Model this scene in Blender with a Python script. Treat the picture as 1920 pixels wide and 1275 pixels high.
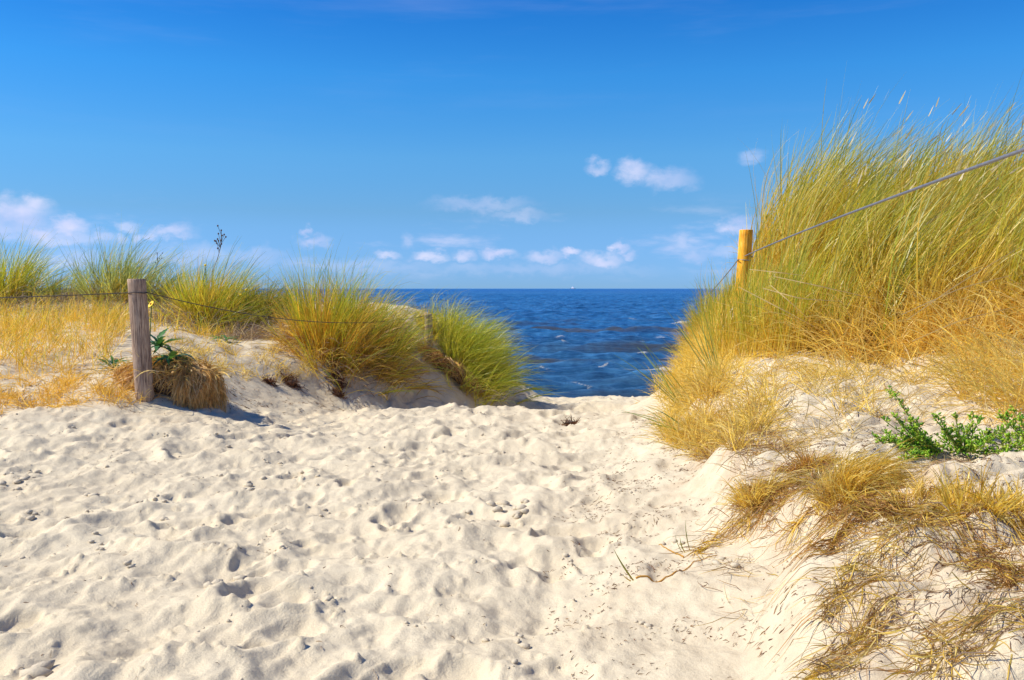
import bpy, math
import numpy as np
from mathutils import Vector

# ------------------------------------------------------------------ camera, sky, sun
W0, H0 = 1920.0, 1275.0          # the photograph, for measuring only
F = 1663.0                       # focal length in photo pixels
HORIZON = 541.0
EYE = 4.0                        # eye height above the sea
PITCH = math.atan((H0 / 2 - HORIZON) / F)

for o in list(bpy.data.objects):
    bpy.data.objects.remove(o, do_unlink=True)
sc = bpy.context.scene
col = sc.collection

cam_d = bpy.data.cameras.new('camera')
cam = bpy.data.objects.new('camera', cam_d)
col.objects.link(cam)
cam.location = (0, 0, EYE)
cam.rotation_euler = (math.radians(90) - PITCH, 0, 0)
cam_d.sensor_width = 36
cam_d.lens = 36 * F / W0
cam_d.clip_start = 0.05
cam_d.clip_end = 60000
sc.camera = cam

SUN_EL = math.radians(47)
TRAVEL = Vector((0.97, 0.08, 0)).normalized()          # where shadows fall
L = Vector((TRAVEL.x * math.cos(SUN_EL), TRAVEL.y * math.cos(SUN_EL), -math.sin(SUN_EL)))
sun_d = bpy.data.lights.new('sun', 'SUN')
sun_d.energy = 4.8
sun_d.angle = math.radians(0.5)
sun_d.color = (1.0, 0.94, 0.82)
sun = bpy.data.objects.new('sun', sun_d)
sun.rotation_euler = L.to_track_quat('-Z', 'Y').to_euler()
sun.location = (-20, 10, 30)
col.objects.link(sun)

sc.view_settings.view_transform = 'Standard'
sc.view_settings.look = 'None'
sc.view_settings.gamma = 1
sc.view_settings.use_curve_mapping = False
sc.view_settings.exposure = 0.32


class NT:
    """small helper to write node trees"""
    def __init__(s, tree):
        s.t = tree
        tree.nodes.clear()

    def n(s, kind, **kw):
        nd = s.t.nodes.new(kind)
        for k, v in kw.items():
            if k == 'inp':
                for i, val in v.items():
                    if hasattr(val, 'is_linked') or isinstance(val, bpy.types.NodeSocket):
                        s.t.links.new(val, nd.inputs[i])
                    else:
                        nd.inputs[i].default_value = val
            else:
                setattr(nd, k, v)
        return nd

    def math(s, op, a, b=0.0, clamp=False):
        return s.n('ShaderNodeMath', operation=op, use_clamp=clamp, inp={0: a, 1: b}).outputs[0]

    def vec(s, op, a, b=(0, 0, 0)):
        return s.n('ShaderNodeVectorMath', operation=op, inp={0: a, 1: b})

    def noise(s, vec, scale, detail=4, rough=0.5, dist=0.0):
        return s.n('ShaderNodeTexNoise', inp={'Vector': vec, 'Scale': scale, 'Detail': detail,
                                               'Roughness': rough, 'Distortion': dist})

    def mix(s, f, a, b, blend='MIX'):
        nd = s.t.nodes.new('ShaderNodeMix')
        nd.data_type = 'RGBA'
        nd.blend_type = blend
        for i, v in ((0, f), (6, a), (7, b)):
            if isinstance(v, bpy.types.NodeSocket):
                s.t.links.new(v, nd.inputs[i])
            else:
                nd.inputs[i].default_value = v if i == 0 or len(v) == 4 else (*v, 1)
        return nd.outputs[2]

    def ramp(s, f, stops, interp='LINEAR'):
        nd = s.n('ShaderNodeValToRGB', inp={0: f})
        cr = nd.color_ramp
        cr.interpolation = interp
        while len(cr.elements) < len(stops):
            cr.elements.new(0.5)
        for e, (p, c) in zip(cr.elements, stops):
            e.position = p
            e.color = c if len(c) == 4 else (*c, 1)
        return nd.outputs[0]

    def rng(s, v, a, b, c=0.0, d=1.0, smooth=False):
        nd = s.n('ShaderNodeMapRange', inp={0: v, 1: a, 2: b, 3: c, 4: d})
        if smooth:
            nd.interpolation_type = 'SMOOTHSTEP'
        return nd.outputs[0]


def ray(px, py):
    """slope (x/y, z/y) of the sight line through a photo pixel"""
    dx = (px - W0 / 2) / F
    dz = (H0 / 2 - py) / F
    cy, sy = math.cos(PITCH), math.sin(PITCH)
    y = cy + dz * sy
    z = -sy + dz * cy
    return dx / y, z / y


SKYTINT = [(0.01, (0.225, 0.493, 1.348)), (0.17, (0.338, 0.574, 0.909)), (0.29, (0.378, 0.736, 1.029)), (0.46, (0.245, 0.789, 1.183)), (0.62, (0.13, 0.653, 1.152)), (1.0, (0.11, 0.588, 1.094))]
world = bpy.data.worlds.new('World')
sc.world = world
world.use_nodes = True
w = NT(world.node_tree)
sky = w.n('ShaderNodeTexSky', sky_type='NISHITA', sun_disc=False)
sky.sun_elevation = SUN_EL
sky.sun_rotation = math.atan2(-TRAVEL.x, -TRAVEL.y)
sky.altitude = 0
sky.air_density = 1.0
sky.dust_density = 0.0
sky.ozone_density = 2.0
tc = w.n('ShaderNodeTexCoord').outputs['Generated']
hsv = w.n('ShaderNodeHueSaturation', inp={'Saturation': 1.22, 'Value': 1.0, 'Color': sky.outputs[0]})
sep = w.n('ShaderNodeSeparateXYZ', inp={0: tc})
az = w.math('ARCTAN2', sep.outputs[0], sep.outputs[1])
el = w.math('ARCSINE', sep.outputs[2])
tint = w.ramp(w.rng(el, 0.0, 0.5), SKYTINT)
skycol = w.mix(1.0, hsv.outputs[0], tint, 'MULTIPLY')
P = w.n('ShaderNodeCombineXYZ', inp={0: az, 1: el, 2: 0.0}).outputs[0]
n_a = w.noise(w.vec('MULTIPLY', P, (1, 1.5, 1)).outputs[0], 42, 6, 0.6)
n_b = w.noise(w.vec('MULTIPLY', P, (1, 1.7, 1)).outputs[0], 11, 3, 0.5)
warp = w.vec('SCALE', w.vec('SUBTRACT', n_a.outputs['Color'], (0.5, 0.5, 0.5)).outputs[0])
warp.inputs['Scale'].default_value = 0.032
Pw = w.vec('ADD', P, warp.outputs[0]).outputs[0]
# single clouds: photo position, half width and half height in pixels, opacity
CLOUDS = [(30, 405, 55, 34, .85), (60, 385, 30, 22, .7), (10, 425, 90, 25, .6), (82, 436, 26, 18, .75), (128, 428, 32, 22, .9),
          (110, 448, 90, 16, .5), (190, 440, 22, 14, .5), (222, 446, 14, 14, .45), (240, 420, 20, 14, .4), (262, 442, 14, 14, .4),
          (318, 436, 44, 15, .65), (130, 485, 60, 20, .35), (350, 480, 120, 26, .3), (590, 453, 30, 13, .6), (573, 434, 10, 7, .6),
          (490, 480, 60, 18, .3), (725, 478, 26, 10, .5), (765, 447, 16, 16, .3), (806, 480, 40, 12, .6), (872, 476, 22, 15, .6),
          (935, 474, 34, 14, .75), (1020, 480, 40, 15, .55), (1068, 475, 24, 12, .8), (1130, 487, 45, 18, .65), (1160, 466, 18, 10, .75),
          (1180, 476, 18, 9, .5), (900, 385, 100, 16, .32), (970, 404, 60, 12, .28), (1120, 312, 24, 16, .5), (1190, 323, 36, 24, .62),
          (1250, 335, 60, 22, .5), (1275, 332, 36, 20, .3), (1410, 290, 24, 15, .34), (1380, 425, 38, 18, .7), (1275, 455, 28, 22, .42),
          (1300, 478, 34, 16, .4), (1350, 470, 50, 16, .4), (1010, 505, 220, 14, .22), (690, 500, 160, 16, .2), (1480, 480, 60, 30, .5)]
acc = None
for cx, cy, hw, hh, op in CLOUDS:
    u, v = ray(cx, cy)
    a0, e0 = math.atan(u), math.atan(v / math.hypot(1, u))
    d = w.vec('MULTIPLY', w.vec('SUBTRACT', Pw, (a0, e0, 0)).outputs[0], (F / hw * .95, F / hh * .98, 0))
    ln = w.vec('LENGTH', d.outputs[0]).outputs['Value']
    m = w.rng(ln, 1.25, 0.1, 0.0, op, True)
    acc = m if acc is None else w.math('MAXIMUM', acc, m)
# faint low cloud band that runs round the whole horizon
lown = w.noise(w.vec('MULTIPLY', tc, (7, 7, 34)).outputs[0], 1.0, 6, 0.62)
band = w.math('MULTIPLY', w.rng(el, 0.0, 0.035, 0, 1, True), w.rng(el, 0.11, 0.05, 0, 1, True))
low = w.math('MULTIPLY', w.rng(lown.outputs[0], 0.52, 0.75, 0, .45, True), band)
# thin high veils
hin = w.noise(w.vec('MULTIPLY', tc, (1.5, 2, 14)).outputs[0], 2.0, 5, 0.6)
hi = w.math('MULTIPLY', w.rng(hin.outputs[0], 0.5, 0.8, 0, .06, True), w.rng(el, 0.1, 0.3))
tex = w.rng(n_a.outputs[0], 0.25, 0.62, .55, 1.0)
acc = w.math('MULTIPLY', acc, tex)
acc = w.math('MAXIMUM', acc, w.math('MAXIMUM', low, hi), clamp=True)
ccol = w.mix(w.rng(n_b.outputs[0], .35, .65), (4.6, 5.1, 7.6), (8.2, 7.5, 8.7))
final = w.mix(acc, skycol, ccol)
bg = w.n('ShaderNodeBackground', inp={0: final, 1: 0.105})
wo = w.n('ShaderNodeOutputWorld', inp={0: bg.outputs[0]})

# ------------------------------------------------------------------ helpers
RS = np.random.RandomState(7)


def tag(o, label=None, cat=None, group=None, kind=None):
    for k, v in (('label', label), ('category', cat), ('group', group), ('kind', kind)):
        if v:
            o[k] = v
    return o


def empty(name, loc):
    o = bpy.data.objects.new(name, None)
    o.location = loc
    o.empty_display_size = 0.1
    col.objects.link(o)
    return o


def mesh_obj(name, V, Q, mat, parent=None, color=None, attrs=None, smooth=True, world_space=True):
    """V (n,3) world vertices, Q (m,4 or 3) faces; vertices are made relative to the parent"""
    V = np.asarray(V, dtype=np.float64)
    Q = np.asarray(Q, dtype=np.int32)
    if parent is not None and world_space:
        V = V - np.array(parent.location)
    me = bpy.data.meshes.new(name)
    k = Q.shape[1]
    me.vertices.add(len(V))
    me.vertices.foreach_set('co', V.astype(np.float32).ravel())
    me.loops.add(Q.size)
    me.loops.foreach_set('vertex_index', Q.ravel())
    me.polygons.add(len(Q))
    me.polygons.foreach_set('loop_start', np.arange(0, Q.size, k, dtype=np.int32))
    me.polygons.foreach_set('use_smooth', np.full(len(Q), smooth))
    me.update(calc_edges=True)
    if color is not None:
        ca = me.color_attributes.new('Col', 'FLOAT_COLOR', 'POINT')
        c4 = np.ones((len(V), 4), np.float32)
        c4[:, :3] = color
        ca.data.foreach_set('color', c4.ravel())
    for nm, val in (attrs or {}).items():
        a = me.attributes.new(nm, 'FLOAT', 'POINT')
        a.data.foreach_set('value', np.asarray(val, np.float32))
    me.materials.append(mat)
    o = bpy.data.objects.new(name, me)
    col.objects.link(o)
    if parent is not None:
        o.parent = parent
    return o


def spectral(nx, ny, res, lmin, lmax, slope, seed, ax=1.0, ay=1.0):
    """smooth random field, unit variance; res metres per sample, wavelengths lmin..lmax"""
    r = np.random.RandomState(seed)
    s = np.fft.rfft2(r.randn(ny, nx))
    fy = np.fft.fftfreq(ny, res)[:, None] * ay
    fx = np.fft.rfftfreq(nx, res)[None, :] * ax
    f = np.sqrt(fx * fx + fy * fy) + 1e-9
    amp = f ** (-slope) * np.exp(-(f * lmin) ** 2) * (1 - np.exp(-(f * lmax) ** 2))
    g = np.fft.irfft2(s * amp, s=(ny, nx))
    return g / g.std()


def sstep(a, b, x):
    t = np.clip((x - a) / (b - a), 0, 1)
    return t * t * (3 - 2 * t)


class Raster:
    def __init__(s, x0, y0, res, data):
        s.x0, s.y0, s.res, s.d = x0, y0, res, data

    def __call__(s, x, y, outside=None):
        d = s.d
        fx = (np.asarray(x, float) - s.x0) / s.res
        fy = (np.asarray(y, float) - s.y0) / s.res
        ins = (fx >= 0) & (fx <= d.shape[1] - 1.001) & (fy >= 0) & (fy <= d.shape[0] - 1.001)
        fx = np.clip(fx, 0, d.shape[1] - 1.001)
        fy = np.clip(fy, 0, d.shape[0] - 1.001)
        i, j = fx.astype(int), fy.astype(int)
        u, v = fx - i, fy - j
        r = (d[j, i] * (1 - u) + d[j, i + 1] * u) * (1 - v) + (d[j + 1, i] * (1 - u) + d[j + 1, i + 1] * u) * v
        if outside is not None:
            r = np.where(ins, r, outside)
        return r


# ------------------------------------------------------------------ the lie of the land
CP = []


def c(px, py, Y):
    u, v = ray(px, py)
    CP.append((u * Y, Y, v * Y))


for a in [(0, 1275, 2.55), (480, 1275, 2.6), (960, 1275, 2.6), (1350, 1275, 2.5), (1620, 1275, 2.3), (1900, 1275, 2.05),
          (0, 1000, 4.1), (480, 1000, 4.2), (960, 1000, 4.2), (1300, 1000, 3.95), (1500, 1000, 3.55), (1700, 1000, 3.2), (1900, 1000, 2.95),
          (0, 850, 5.7), (480, 850, 6.2), (960, 850, 6.4), (1200, 850, 6.1), (1350, 850, 5.4), (1550, 850, 4.75), (1750, 850, 4.35), (1900, 850, 4.2),
          (0, 770, 7.1), (250, 762, 7.4), (480, 770, 8.6), (720, 770, 9.2), (960, 770, 9.6), (1150, 770, 9.3), (1235, 775, 8.2),
          (262, 735, 7.7), (600, 738, 10.2), (760, 735, 11.3), (880, 730, 12.3), (960, 737, 13.5), (1010, 743, 15.3), (1150, 744, 15.3), (1225, 745, 13.6), (1000, 752, 13.0), (1120, 753, 13.0), (1235, 752, 11.3), (1265, 735, 10.4), (1290, 690, 10.4), (1240, 748, 12.5), (1270, 720, 12.5), (1310, 650, 12.0), (1270, 745, 14.0),
          (1300, 740, 8.3), (1450, 735, 6.9), (1700, 735, 5.9), (1900, 735, 5.4),
          (0, 690, 8.3), (200, 690, 8.5), (330, 680, 8.6), (450, 690, 9.7), (560, 690, 10.3), (680, 690, 11.0), (890, 690, 12.9),
          (1330, 680, 9.2), (1450, 680, 8.0), (1600, 680, 7.4), (1900, 680, 6.6),
          (0, 630, 9.8), (300, 630, 9.8), (450, 630, 11.3), (600, 640, 11.0), (680, 640, 11.6), (803, 638, 12.4), (900, 650, 13.5),
          (1350, 620, 10.2), (1500, 600, 9.2), (1700, 590, 8.6), (1900, 580, 8.0),
          (-250, 556, 12.5), (0, 556, 12.5), (250, 557, 12.5), (400, 566, 12.4), (540, 576, 13.3), (0, 556, 14), (250, 557, 14),
          (1385, 570, 10.3), (1440, 540, 9.7), (1500, 512, 9.7), (1700, 488, 9.4), (1900, 465, 9.2), (2200, 450, 9.2)]:
    c(*a)
CP += [(-5, 18, -1.4), (-12, 18, -1.2), (-2.5, 18, -1.8), (-5, 22, -3.3), (-12, 22, -3.1), (0.3, 18, -2.4), (2.2, 18, -2.5), (1, 22, -3.4),
       (0.5, 28, -3.95), (-12, 28, -3.95), (12, 28, -3.95), (3.6, 14, -1.3), (6, 14, -0.6), (12, 14, -0.3), (4.5, 18, -2.3), (12, 18, -2.2), (6, 22, -3.3), (14, 22, -3.3),
       (-20, 12, -0.2), (-20, 6, -0.9), (-20, 0, -1.2), (-8, 3, -1.1), (-6, -2, -1.2), (0, -2, -1.25), (0, 0.5, -1.2), (1.6, 0, -0.95), (3.5, 0, -0.6), (3.5, 3, -0.6),
       (6, 2, -0.3), (5.5, 5, -0.35), (12, 3, 0.0), (12, 8, 0.5), (20, 8, 0.4), (20, 0, 0.2), (1.6, -3, -1.1), (5, -5, -0.5), (-20, -8, -1.2), (20, -8, 0.1), (0, -8, -1.3),
       (-20, 20, -2.2), (20, 20, -2.2), (-20, 36, -5), (20, 36, -5), (0, 36, -5)]
CP = np.array(CP)


def tps_fit(P, lam=0.002):
    n = len(P)
    d = np.hypot(P[:, None, 0] - P[None, :, 0], P[:, None, 1] - P[None, :, 1])
    K = np.where(d > 0, d * d * np.log(d + 1e-12), 0) + lam * np.eye(n)
    Q = np.c_[np.ones(n), P[:, :2]]
    A = np.zeros((n + 3, n + 3))
    A[:n, :n] = K
    A[:n, n:] = Q
    A[n:, :n] = Q.T
    return np.linalg.solve(A, np.r_[P[:, 2], 0, 0, 0])


TW = tps_fit(CP)


def tps_eval(x, y):
    out = np.empty(x.size)
    xf, yf = x.ravel(), y.ravel()
    for s in range(0, x.size, 60000):
        e = slice(s, s + 60000)
        d2 = (xf[e, None] - CP[None, :, 0]) ** 2 + (yf[e, None] - CP[None, :, 1]) ** 2
        out[e] = (0.5 * d2 * np.log(d2 + 1e-12)) @ TW[:-3] + TW[-3] + TW[-2] * xf[e] + TW[-1] * yf[e]
    return out.reshape(x.shape)


gx, gy = np.meshgrid(np.arange(-20, 20.01, 0.08), np.arange(-8, 36.01, 0.08))
HB = Raster(-20, -8, 0.08, tps_eval(gx, gy))
del gx, gy


def Hbase(x, y):
    """broad ground height relative to the eye, level beyond the surveyed square"""
    x = np.asarray(x, float)
    y = np.asarray(y, float)
    z = HB(np.clip(x, -19.9, 19.9), np.clip(y, -7.9, 35.9))
    out = np.maximum(np.abs(x) - 19.9, 0)
    # low eroded shoulder where the path has cut into the right dune
    d = x - np.interp(y, [1, 2.5, 4, 6, 9, 13, 18], [0.45, 0.62, 0.95, 1.35, 1.8, 2.5, 2.8]) - .16 * np.sin(y * 2.3 + .6) - .07 * np.sin(y * 6.1)
    z = z + .15 * sstep(.0, .24, d) * (1 - sstep(.25, 1.5, d)) * sstep(1.5, 2.6, y) * (1 - sstep(8, 10.5, y))
    return z + 0.35 * np.sin(x * 0.21) * np.sin(y * .17 + 1) * np.clip(out / 15, 0, 1) * (y < 20)


# fine relief: footprints, heaped sand
RX0, RY0, RR = -9.0, 1.0, 0.01
NX, NY = 1900, 1800
xs = RX0 + np.arange(NX) * RR
ys = RY0 + np.arange(NY) * RR
XX, YY = np.meshgrid(xs, ys)
xl = np.interp(YY, [0, 6.6, 7.0, 7.6, 8.6, 10.2, 12, 14, 15.5, 18], [-30, -12, -4.3, -3.0, -2.6, -2.1, -1.4, -0.6, -.2, -.2])
xr = np.interp(YY, [1, 2.5, 4, 6, 9, 13, 18], [0.3, 0.45, 0.7, 1.1, 1.6, 2.3, 2.6])
MASK = sstep(-0.15, 0.35, XX - xl) * (1 - sstep(-0.5, 0.6, XX - xr)) * (1 - sstep(17, 18.5, YY))
MASKR = Raster(RX0, RY0, RR, MASK)
rel = 0.021 * spectral(NX, NY, RR, 0.22, 1.4, 1.6, 3, ax=1.0, ay=.8)
prs = np.random.RandomState(11)
NPR = 1600
for k in range(NPR):
    cx = prs.uniform(-9, 3.2)
    cyy = 1.2 + 16.5 * prs.rand() ** 1.0
    if MASKR(cx, cyy) < 0.25:
        continue
    th = math.radians(prs.normal(62, 34))
    a = prs.uniform(0.13, 0.17) if k > NPR * .58 else prs.uniform(0.16, 0.30)
    b = a * prs.uniform(0.42, 0.66)
    dep = prs.uniform(0.014, 0.042) * (0.7 if k < NPR * .5 else 1)
    rad = 2.2 * a
    i0, i1 = int((cx - rad - RX0) / RR), int((cx + rad - RX0) / RR)
    j0, j1 = int((cyy - rad - RY0) / RR), int((cyy + rad - RY0) / RR)
    i0, j0 = max(i0, 0), max(j0, 0)
    i1, j1 = min(i1, NX), min(j1, NY)
    if i1 - i0 < 4 or j1 - j0 < 4:
        continue
    X_, Y_ = XX[j0:j1, i0:i1] - cx, YY[j0:j1, i0:i1] - cyy
    u = (X_ * math.cos(th) + Y_ * math.sin(th)) / a
    v = (-X_ * math.sin(th) + Y_ * math.cos(th)) / (b * (1 + 0.18 * np.sin(u * 2.2)))
    r = np.sqrt(u * u + v * v)
    sub = rel[j0:j1, i0:i1]
    fl = np.exp(-(r / 1.1) ** 4)
    sub *= 1 - 0.75 * fl
    if k > NPR * .58:
        # fresher print: heel and ball with a waist between
        b2 = b * .9
        hh = np.sqrt(((u + .55) / .42) ** 2 + (v * b / b2 / .8) ** 2)
        bb = np.sqrt(((u - .38) / .58) ** 2 + (v) ** 2)
        sub += -(0.016 + .030 * ((k * 7) % 10) / 10) * np.maximum(np.exp(-hh ** 5), np.exp(-bb ** 5))
        sub += 0.010 * np.exp(-((r - 1.12) / 0.13) ** 2)
        continue
    sub += -dep * np.exp(-(r / 0.86) ** 3.2) * (1 + .25 * u)
    sub += dep * 0.62 * np.exp(-((r - 1.3) / 0.3) ** 2) * np.clip(0.55 - 0.5 * u + .3 * np.sin(3 * np.arctan2(v, u) + k), 0, 1.4)
rel += 0.0022 * spectral(NX, NY, RR, 0.03, 0.22, 1.0, 5)
rel += 0.005 * spectral(NX, NY, RR, 0.09, 0.6, 1.2, 6, ax=0.55, ay=1.0)
REL = rel * (0.10 + 0.90 * MASK) + 0.012 * spectral(NX, NY, RR, 0.10, 1.3, 1.5, 8) * (1 - MASK)
# crumbly lips where crust broke
crn = spectral(NX, NY, RR, 0.022, 0.09, 0.6, 21)
crm = sstep(0.9, 1.6, spectral(NX, NY, RR, 0.07, 0.5, 0.9, 22))
REL += np.clip(crn, 0, 2) * 0.012 * crm * (MASK * .9 + .1)
# runnels on the eroded right hand slope
rn = spectral(NX, NY, RR, 0.05, 0.6, 1.2, 31, ax=1.0, ay=0.45)
RIGHT = sstep(0.1, 1.0, XX - xr)
REL += (rn * 0.012 + 0.024 * spectral(NX, NY, RR, 0.18, 1.0, 1.4, 33, ax=1.0, ay=0.5)) * RIGHT * sstep(9.5, 7, YY)
RELR = Raster(RX0, RY0, RR, REL)


def G(x, y):
    return Hbase(x, y) + RELR(x, y, 0.0)


def hit(px, py, y0=1.6, y1=24.0):
    """first point of the ground on the sight line through a photo pixel (world coordinates)"""
    u, v = ray(px, py)
    Y = np.arange(y0, y1, 0.01)
    z = Hbase(u * Y, Y)
    k = np.argmax(v * Y < z)
    if not (v * Y < z).any():
        k = np.argmin(v * Y[Y < 15] - z[Y < 15])
    return np.array([u * Y[k], Y[k], z[k]])


def at(px, py, Y):
    u, v = ray(px, py)
    return np.array([u * Y, Y, v * Y])


def ribbons(paths, width, cols, rs, twist=None, taper=0.15, belly=0.35):
    """flat tapering blades along polylines: paths (N,K,3), width (N,), cols (N,K,3)"""
    N, K, _ = paths.shape
    tan = np.gradient(paths, axis=1)
    tan /= np.linalg.norm(tan, axis=2, keepdims=True) + 1e-9
    ang = rs.uniform(0, np.pi, N) if twist is None else twist
    ref = np.stack([np.cos(ang), np.sin(ang), np.zeros(N)], 1)[:, None, :]
    side = np.cross(tan, ref)
    side /= np.linalg.norm(side, axis=2, keepdims=True) + 1e-6
    t = np.linspace(0, 1, K)[None, :, None]
    prof = np.where(t < belly, 0.75 + 0.25 * t / belly, 1 - (1 - taper) * ((t - belly) / (1 - belly)) ** 1.5)
    hw = 0.5 * width[:, None, None] * prof
    V = np.stack([paths - side * hw, paths + side * hw], 2).reshape(-1, 3)      # N,K,2
    b = (np.arange(N) * K * 2)[:, None] + np.arange(K - 1)[None, :] * 2
    Q = np.stack([b, b + 1, b + 3, b + 2], 2).reshape(-1, 4)
    C = np.repeat(cols[:, :, None, :], 2, 2).reshape(-1, 3)
    return V, Q, C


def merge(parts):
    V, Q, C, n = [], [], [], 0
    for v, q, cc in parts:
        V.append(v)
        Q.append(q + n)
        C.append(cc)
        n += len(v)
    return np.concatenate(V), np.concatenate(Q), np.concatenate(C)


def blade_paths(rs, base, Ln, tilt, azim, wind=0.5, wdir=(1, 0.1), droop=0.3, K=7, power=1.6, wob=0.06, clamp=True, flat=0.0):
    N = len(base)
    t = np.linspace(0, 1, K)
    d0 = np.stack([np.sin(tilt) * np.cos(azim), np.sin(tilt) * np.sin(azim), np.cos(tilt)], 1)
    wv = np.array([wdir[0], wdir[1], 0.0])
    wind = np.broadcast_to(np.asarray(wind, float), (N,))
    droop = np.broadcast_to(np.asarray(droop, float), (N,))
    wb = rs.randn(N, 1, 3) * wob
    D = d0[:, None, :] + wind[:, None, None] * (t ** power)[None, :, None] * wv + droop[:, None, None] * (t ** 2)[None, :, None] * np.array([0, 0, -1.0]) \
        + d0[:, None, :] * 0 + wb * t[None, :, None] * 3
    D /= np.linalg.norm(D, axis=2, keepdims=True)
    step = (Ln / (K - 1))[:, None, None]
    Pth = np.concatenate([np.zeros((N, 1, 3)), np.cumsum(0.5 * (D[:, :-1] + D[:, 1:]), axis=1)], 1) * step + base[:, None, :]
    if clamp:
        g = G(Pth[:, :, 0], Pth[:, :, 1]) + 0.004 + 0.02 * rs.rand(N, 1)
        Pth[:, 1:, 2] = np.maximum(Pth[:, 1:, 2], g[:, 1:])
    if flat > 0:
        g = G(Pth[:, :, 0], Pth[:, :, 1])
        Pth[:, :, 2] = g + 0.001 + np.clip(Pth[:, :, 2] - g, 0, flat) * rs.rand(N, 1)
    return Pth


GOLD = np.array([(0.80, 0.56, 0.07), (0.85, 0.63, 0.11), (0.68, 0.43, 0.04), (0.88, 0.70, 0.20)])
GREEN = np.array([(0.32, 0.46, 0.03), (0.46, 0.54, 0.04), (0.18, 0.33, 0.03), (0.64, 0.60, 0.06)])
COOL = np.array([(0.20, 0.36, 0.17), (0.28, 0.44, 0.22), (0.13, 0.27, 0.10), (0.40, 0.50, 0.18)])
BROWN = np.array([(0.46, 0.24, 0.07), (0.34, 0.17, 0.06), (0.54, 0.31, 0.11), (0.24, 0.12, 0.05)])
GREY = np.array([(0.48, 0.38, 0.30), (0.38, 0.29, 0.23), (0.58, 0.48, 0.38), (0.28, 0.20, 0.16)])
STRAW = np.array([(0.86, 0.66, 0.17), (0.82, 0.57, 0.11), (0.88, 0.74, 0.32), (0.74, 0.48, 0.08)])


def pick(rs, pal, n):
    c_ = pal[rs.randint(len(pal), size=n)]
    return c_ * rs.uniform(0.75, 1.2, (n, 1))


def grade(ca, cb, K, p=1.0):
    t = (np.linspace(0, 1, K) ** p)[None, :, None]
    return ca[:, None, :] * (1 - t) + cb[:, None, :] * t


# ------------------------------------------------------------------ materials
def material(name):
    m = bpy.data.materials.new(name)
    m.use_nodes = True
    return m, NT(m.node_tree)


def out(t, sh):
    t.n('ShaderNodeOutputMaterial', inp={0: sh})


def foliage(name, trans=0.4, rough=0.5, spec=0.25):
    m, t = material(name)
    at_ = t.n('ShaderNodeAttribute', attribute_name='Col')
    geo = t.n('ShaderNodeNewGeometry')
    nz = t.noise(geo.outputs['Position'], 22, 2)
    cc = t.mix(1.0, at_.outputs['Color'], t.ramp(nz.outputs[0], [(0.3, (0.82, 0.82, 0.8)), (0.7, (1.12, 1.1, 1.05))]), 'MULTIPLY')
    p = t.n('ShaderNodeBsdfPrincipled', inp={'Base Color': cc, 'Roughness': rough, 'Specular IOR Level': spec})
    tr = t.n('ShaderNodeBsdfTranslucent', inp={0: t.mix(1.0, cc, (1.15, 1.12, 0.75), 'MULTIPLY')})
    mx = t.n('ShaderNodeMixShader', inp={0: trans, 1: p.outputs[0], 2: tr.outputs[0]})
    out(t, mx.outputs[0])
    return m


M_GRASS = foliage('grass_blades', 0.5, 0.38, 0.5)
M_DRY = foliage('dry_grass', 0.28, 0.7, 0.15)
M_LEAF = foliage('green_leaf', 0.25, 0.4, 0.4)


def sand_material():
    m, t = material('sand')
    geo = t.n('ShaderNodeNewGeometry').outputs['Position']
    big = t.noise(geo, 1.3, 4, 0.55)
    med = t.noise(geo, 14, 5, 0.6)
    grain = t.noise(geo, 420, 3, 0.7)
    grain2 = t.noise(geo, 130, 4, 0.75)
    base = t.ramp(big.outputs[0], [(0.3, (0.625, 0.53, 0.37)), (0.7, (0.695, 0.60, 0.425))])
    base = t.mix(1.0, base, t.ramp(med.outputs[0], [(0.3, (0.93, 0.92, 0.91)), (0.7, (1.05, 1.05, 1.05))]), 'MULTIPLY')
    base = t.mix(1.0, base, t.ramp(grain.outputs[0], [(0.32, (0.80, 0.78, 0.75)), (0.5, (1.0, 1, 1)), (0.68, (1.12, 1.12, 1.1))]), 'MULTIPLY')
    # fine plant crumbs
    vor = t.n('ShaderNodeTexVoronoi', inp={'Vector': t.vec('ADD', geo, t.vec('MULTIPLY', med.outputs['Color'], (.06, .06, .06)).outputs[0]).outputs[0], 'Scale': 70.0, 'Randomness': 1.0})
    lit = t.n('ShaderNodeAttribute', attribute_name='litter').outputs['Fac']
    cn = t.noise(geo, 33, 4, 0.7)
    thr = t.math('MULTIPLY_ADD', lit, -0.22, None) if False else t.math('SUBTRACT', 0.70, t.math('MULTIPLY', lit, 0.24))
    crumbs = t.rng(t.math('SUBTRACT', cn.outputs[0], thr), 0.0, 0.035)
    spots = t.math('MULTIPLY', t.rng(vor.outputs['Distance'], 0.24, 0.14), t.math('MULTIPLY', crumbs, 0.85))
    dust = t.math('MULTIPLY', t.rng(t.noise(geo, 5, 5, 0.65).outputs[0], 0.42, 0.68), t.math('MULTIPLY', lit, 0.62), clamp=True)
    base = t.mix(dust, base, (0.36, 0.22, 0.12))
    base = t.mix(spots, base, (0.20, 0.12, 0.08))
    b1 = t.n('ShaderNodeBump', inp={'Strength': 0.55, 'Distance': 0.006, 'Height': grain2.outputs[0]})
    b2 = t.n('ShaderNodeBump', inp={'Strength': 0.6, 'Distance': 0.02, 'Height': med.outputs[0], 'Normal': b1.outputs[0]})
    p = t.n('ShaderNodeBsdfPrincipled', inp={'Base Color': base, 'Roughness': 0.95, 'Specular IOR Level': 0.12, 'Normal': b2.outputs[0]})
    out(t, p.outputs[0])
    return m


M_SAND = sand_material()


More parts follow.
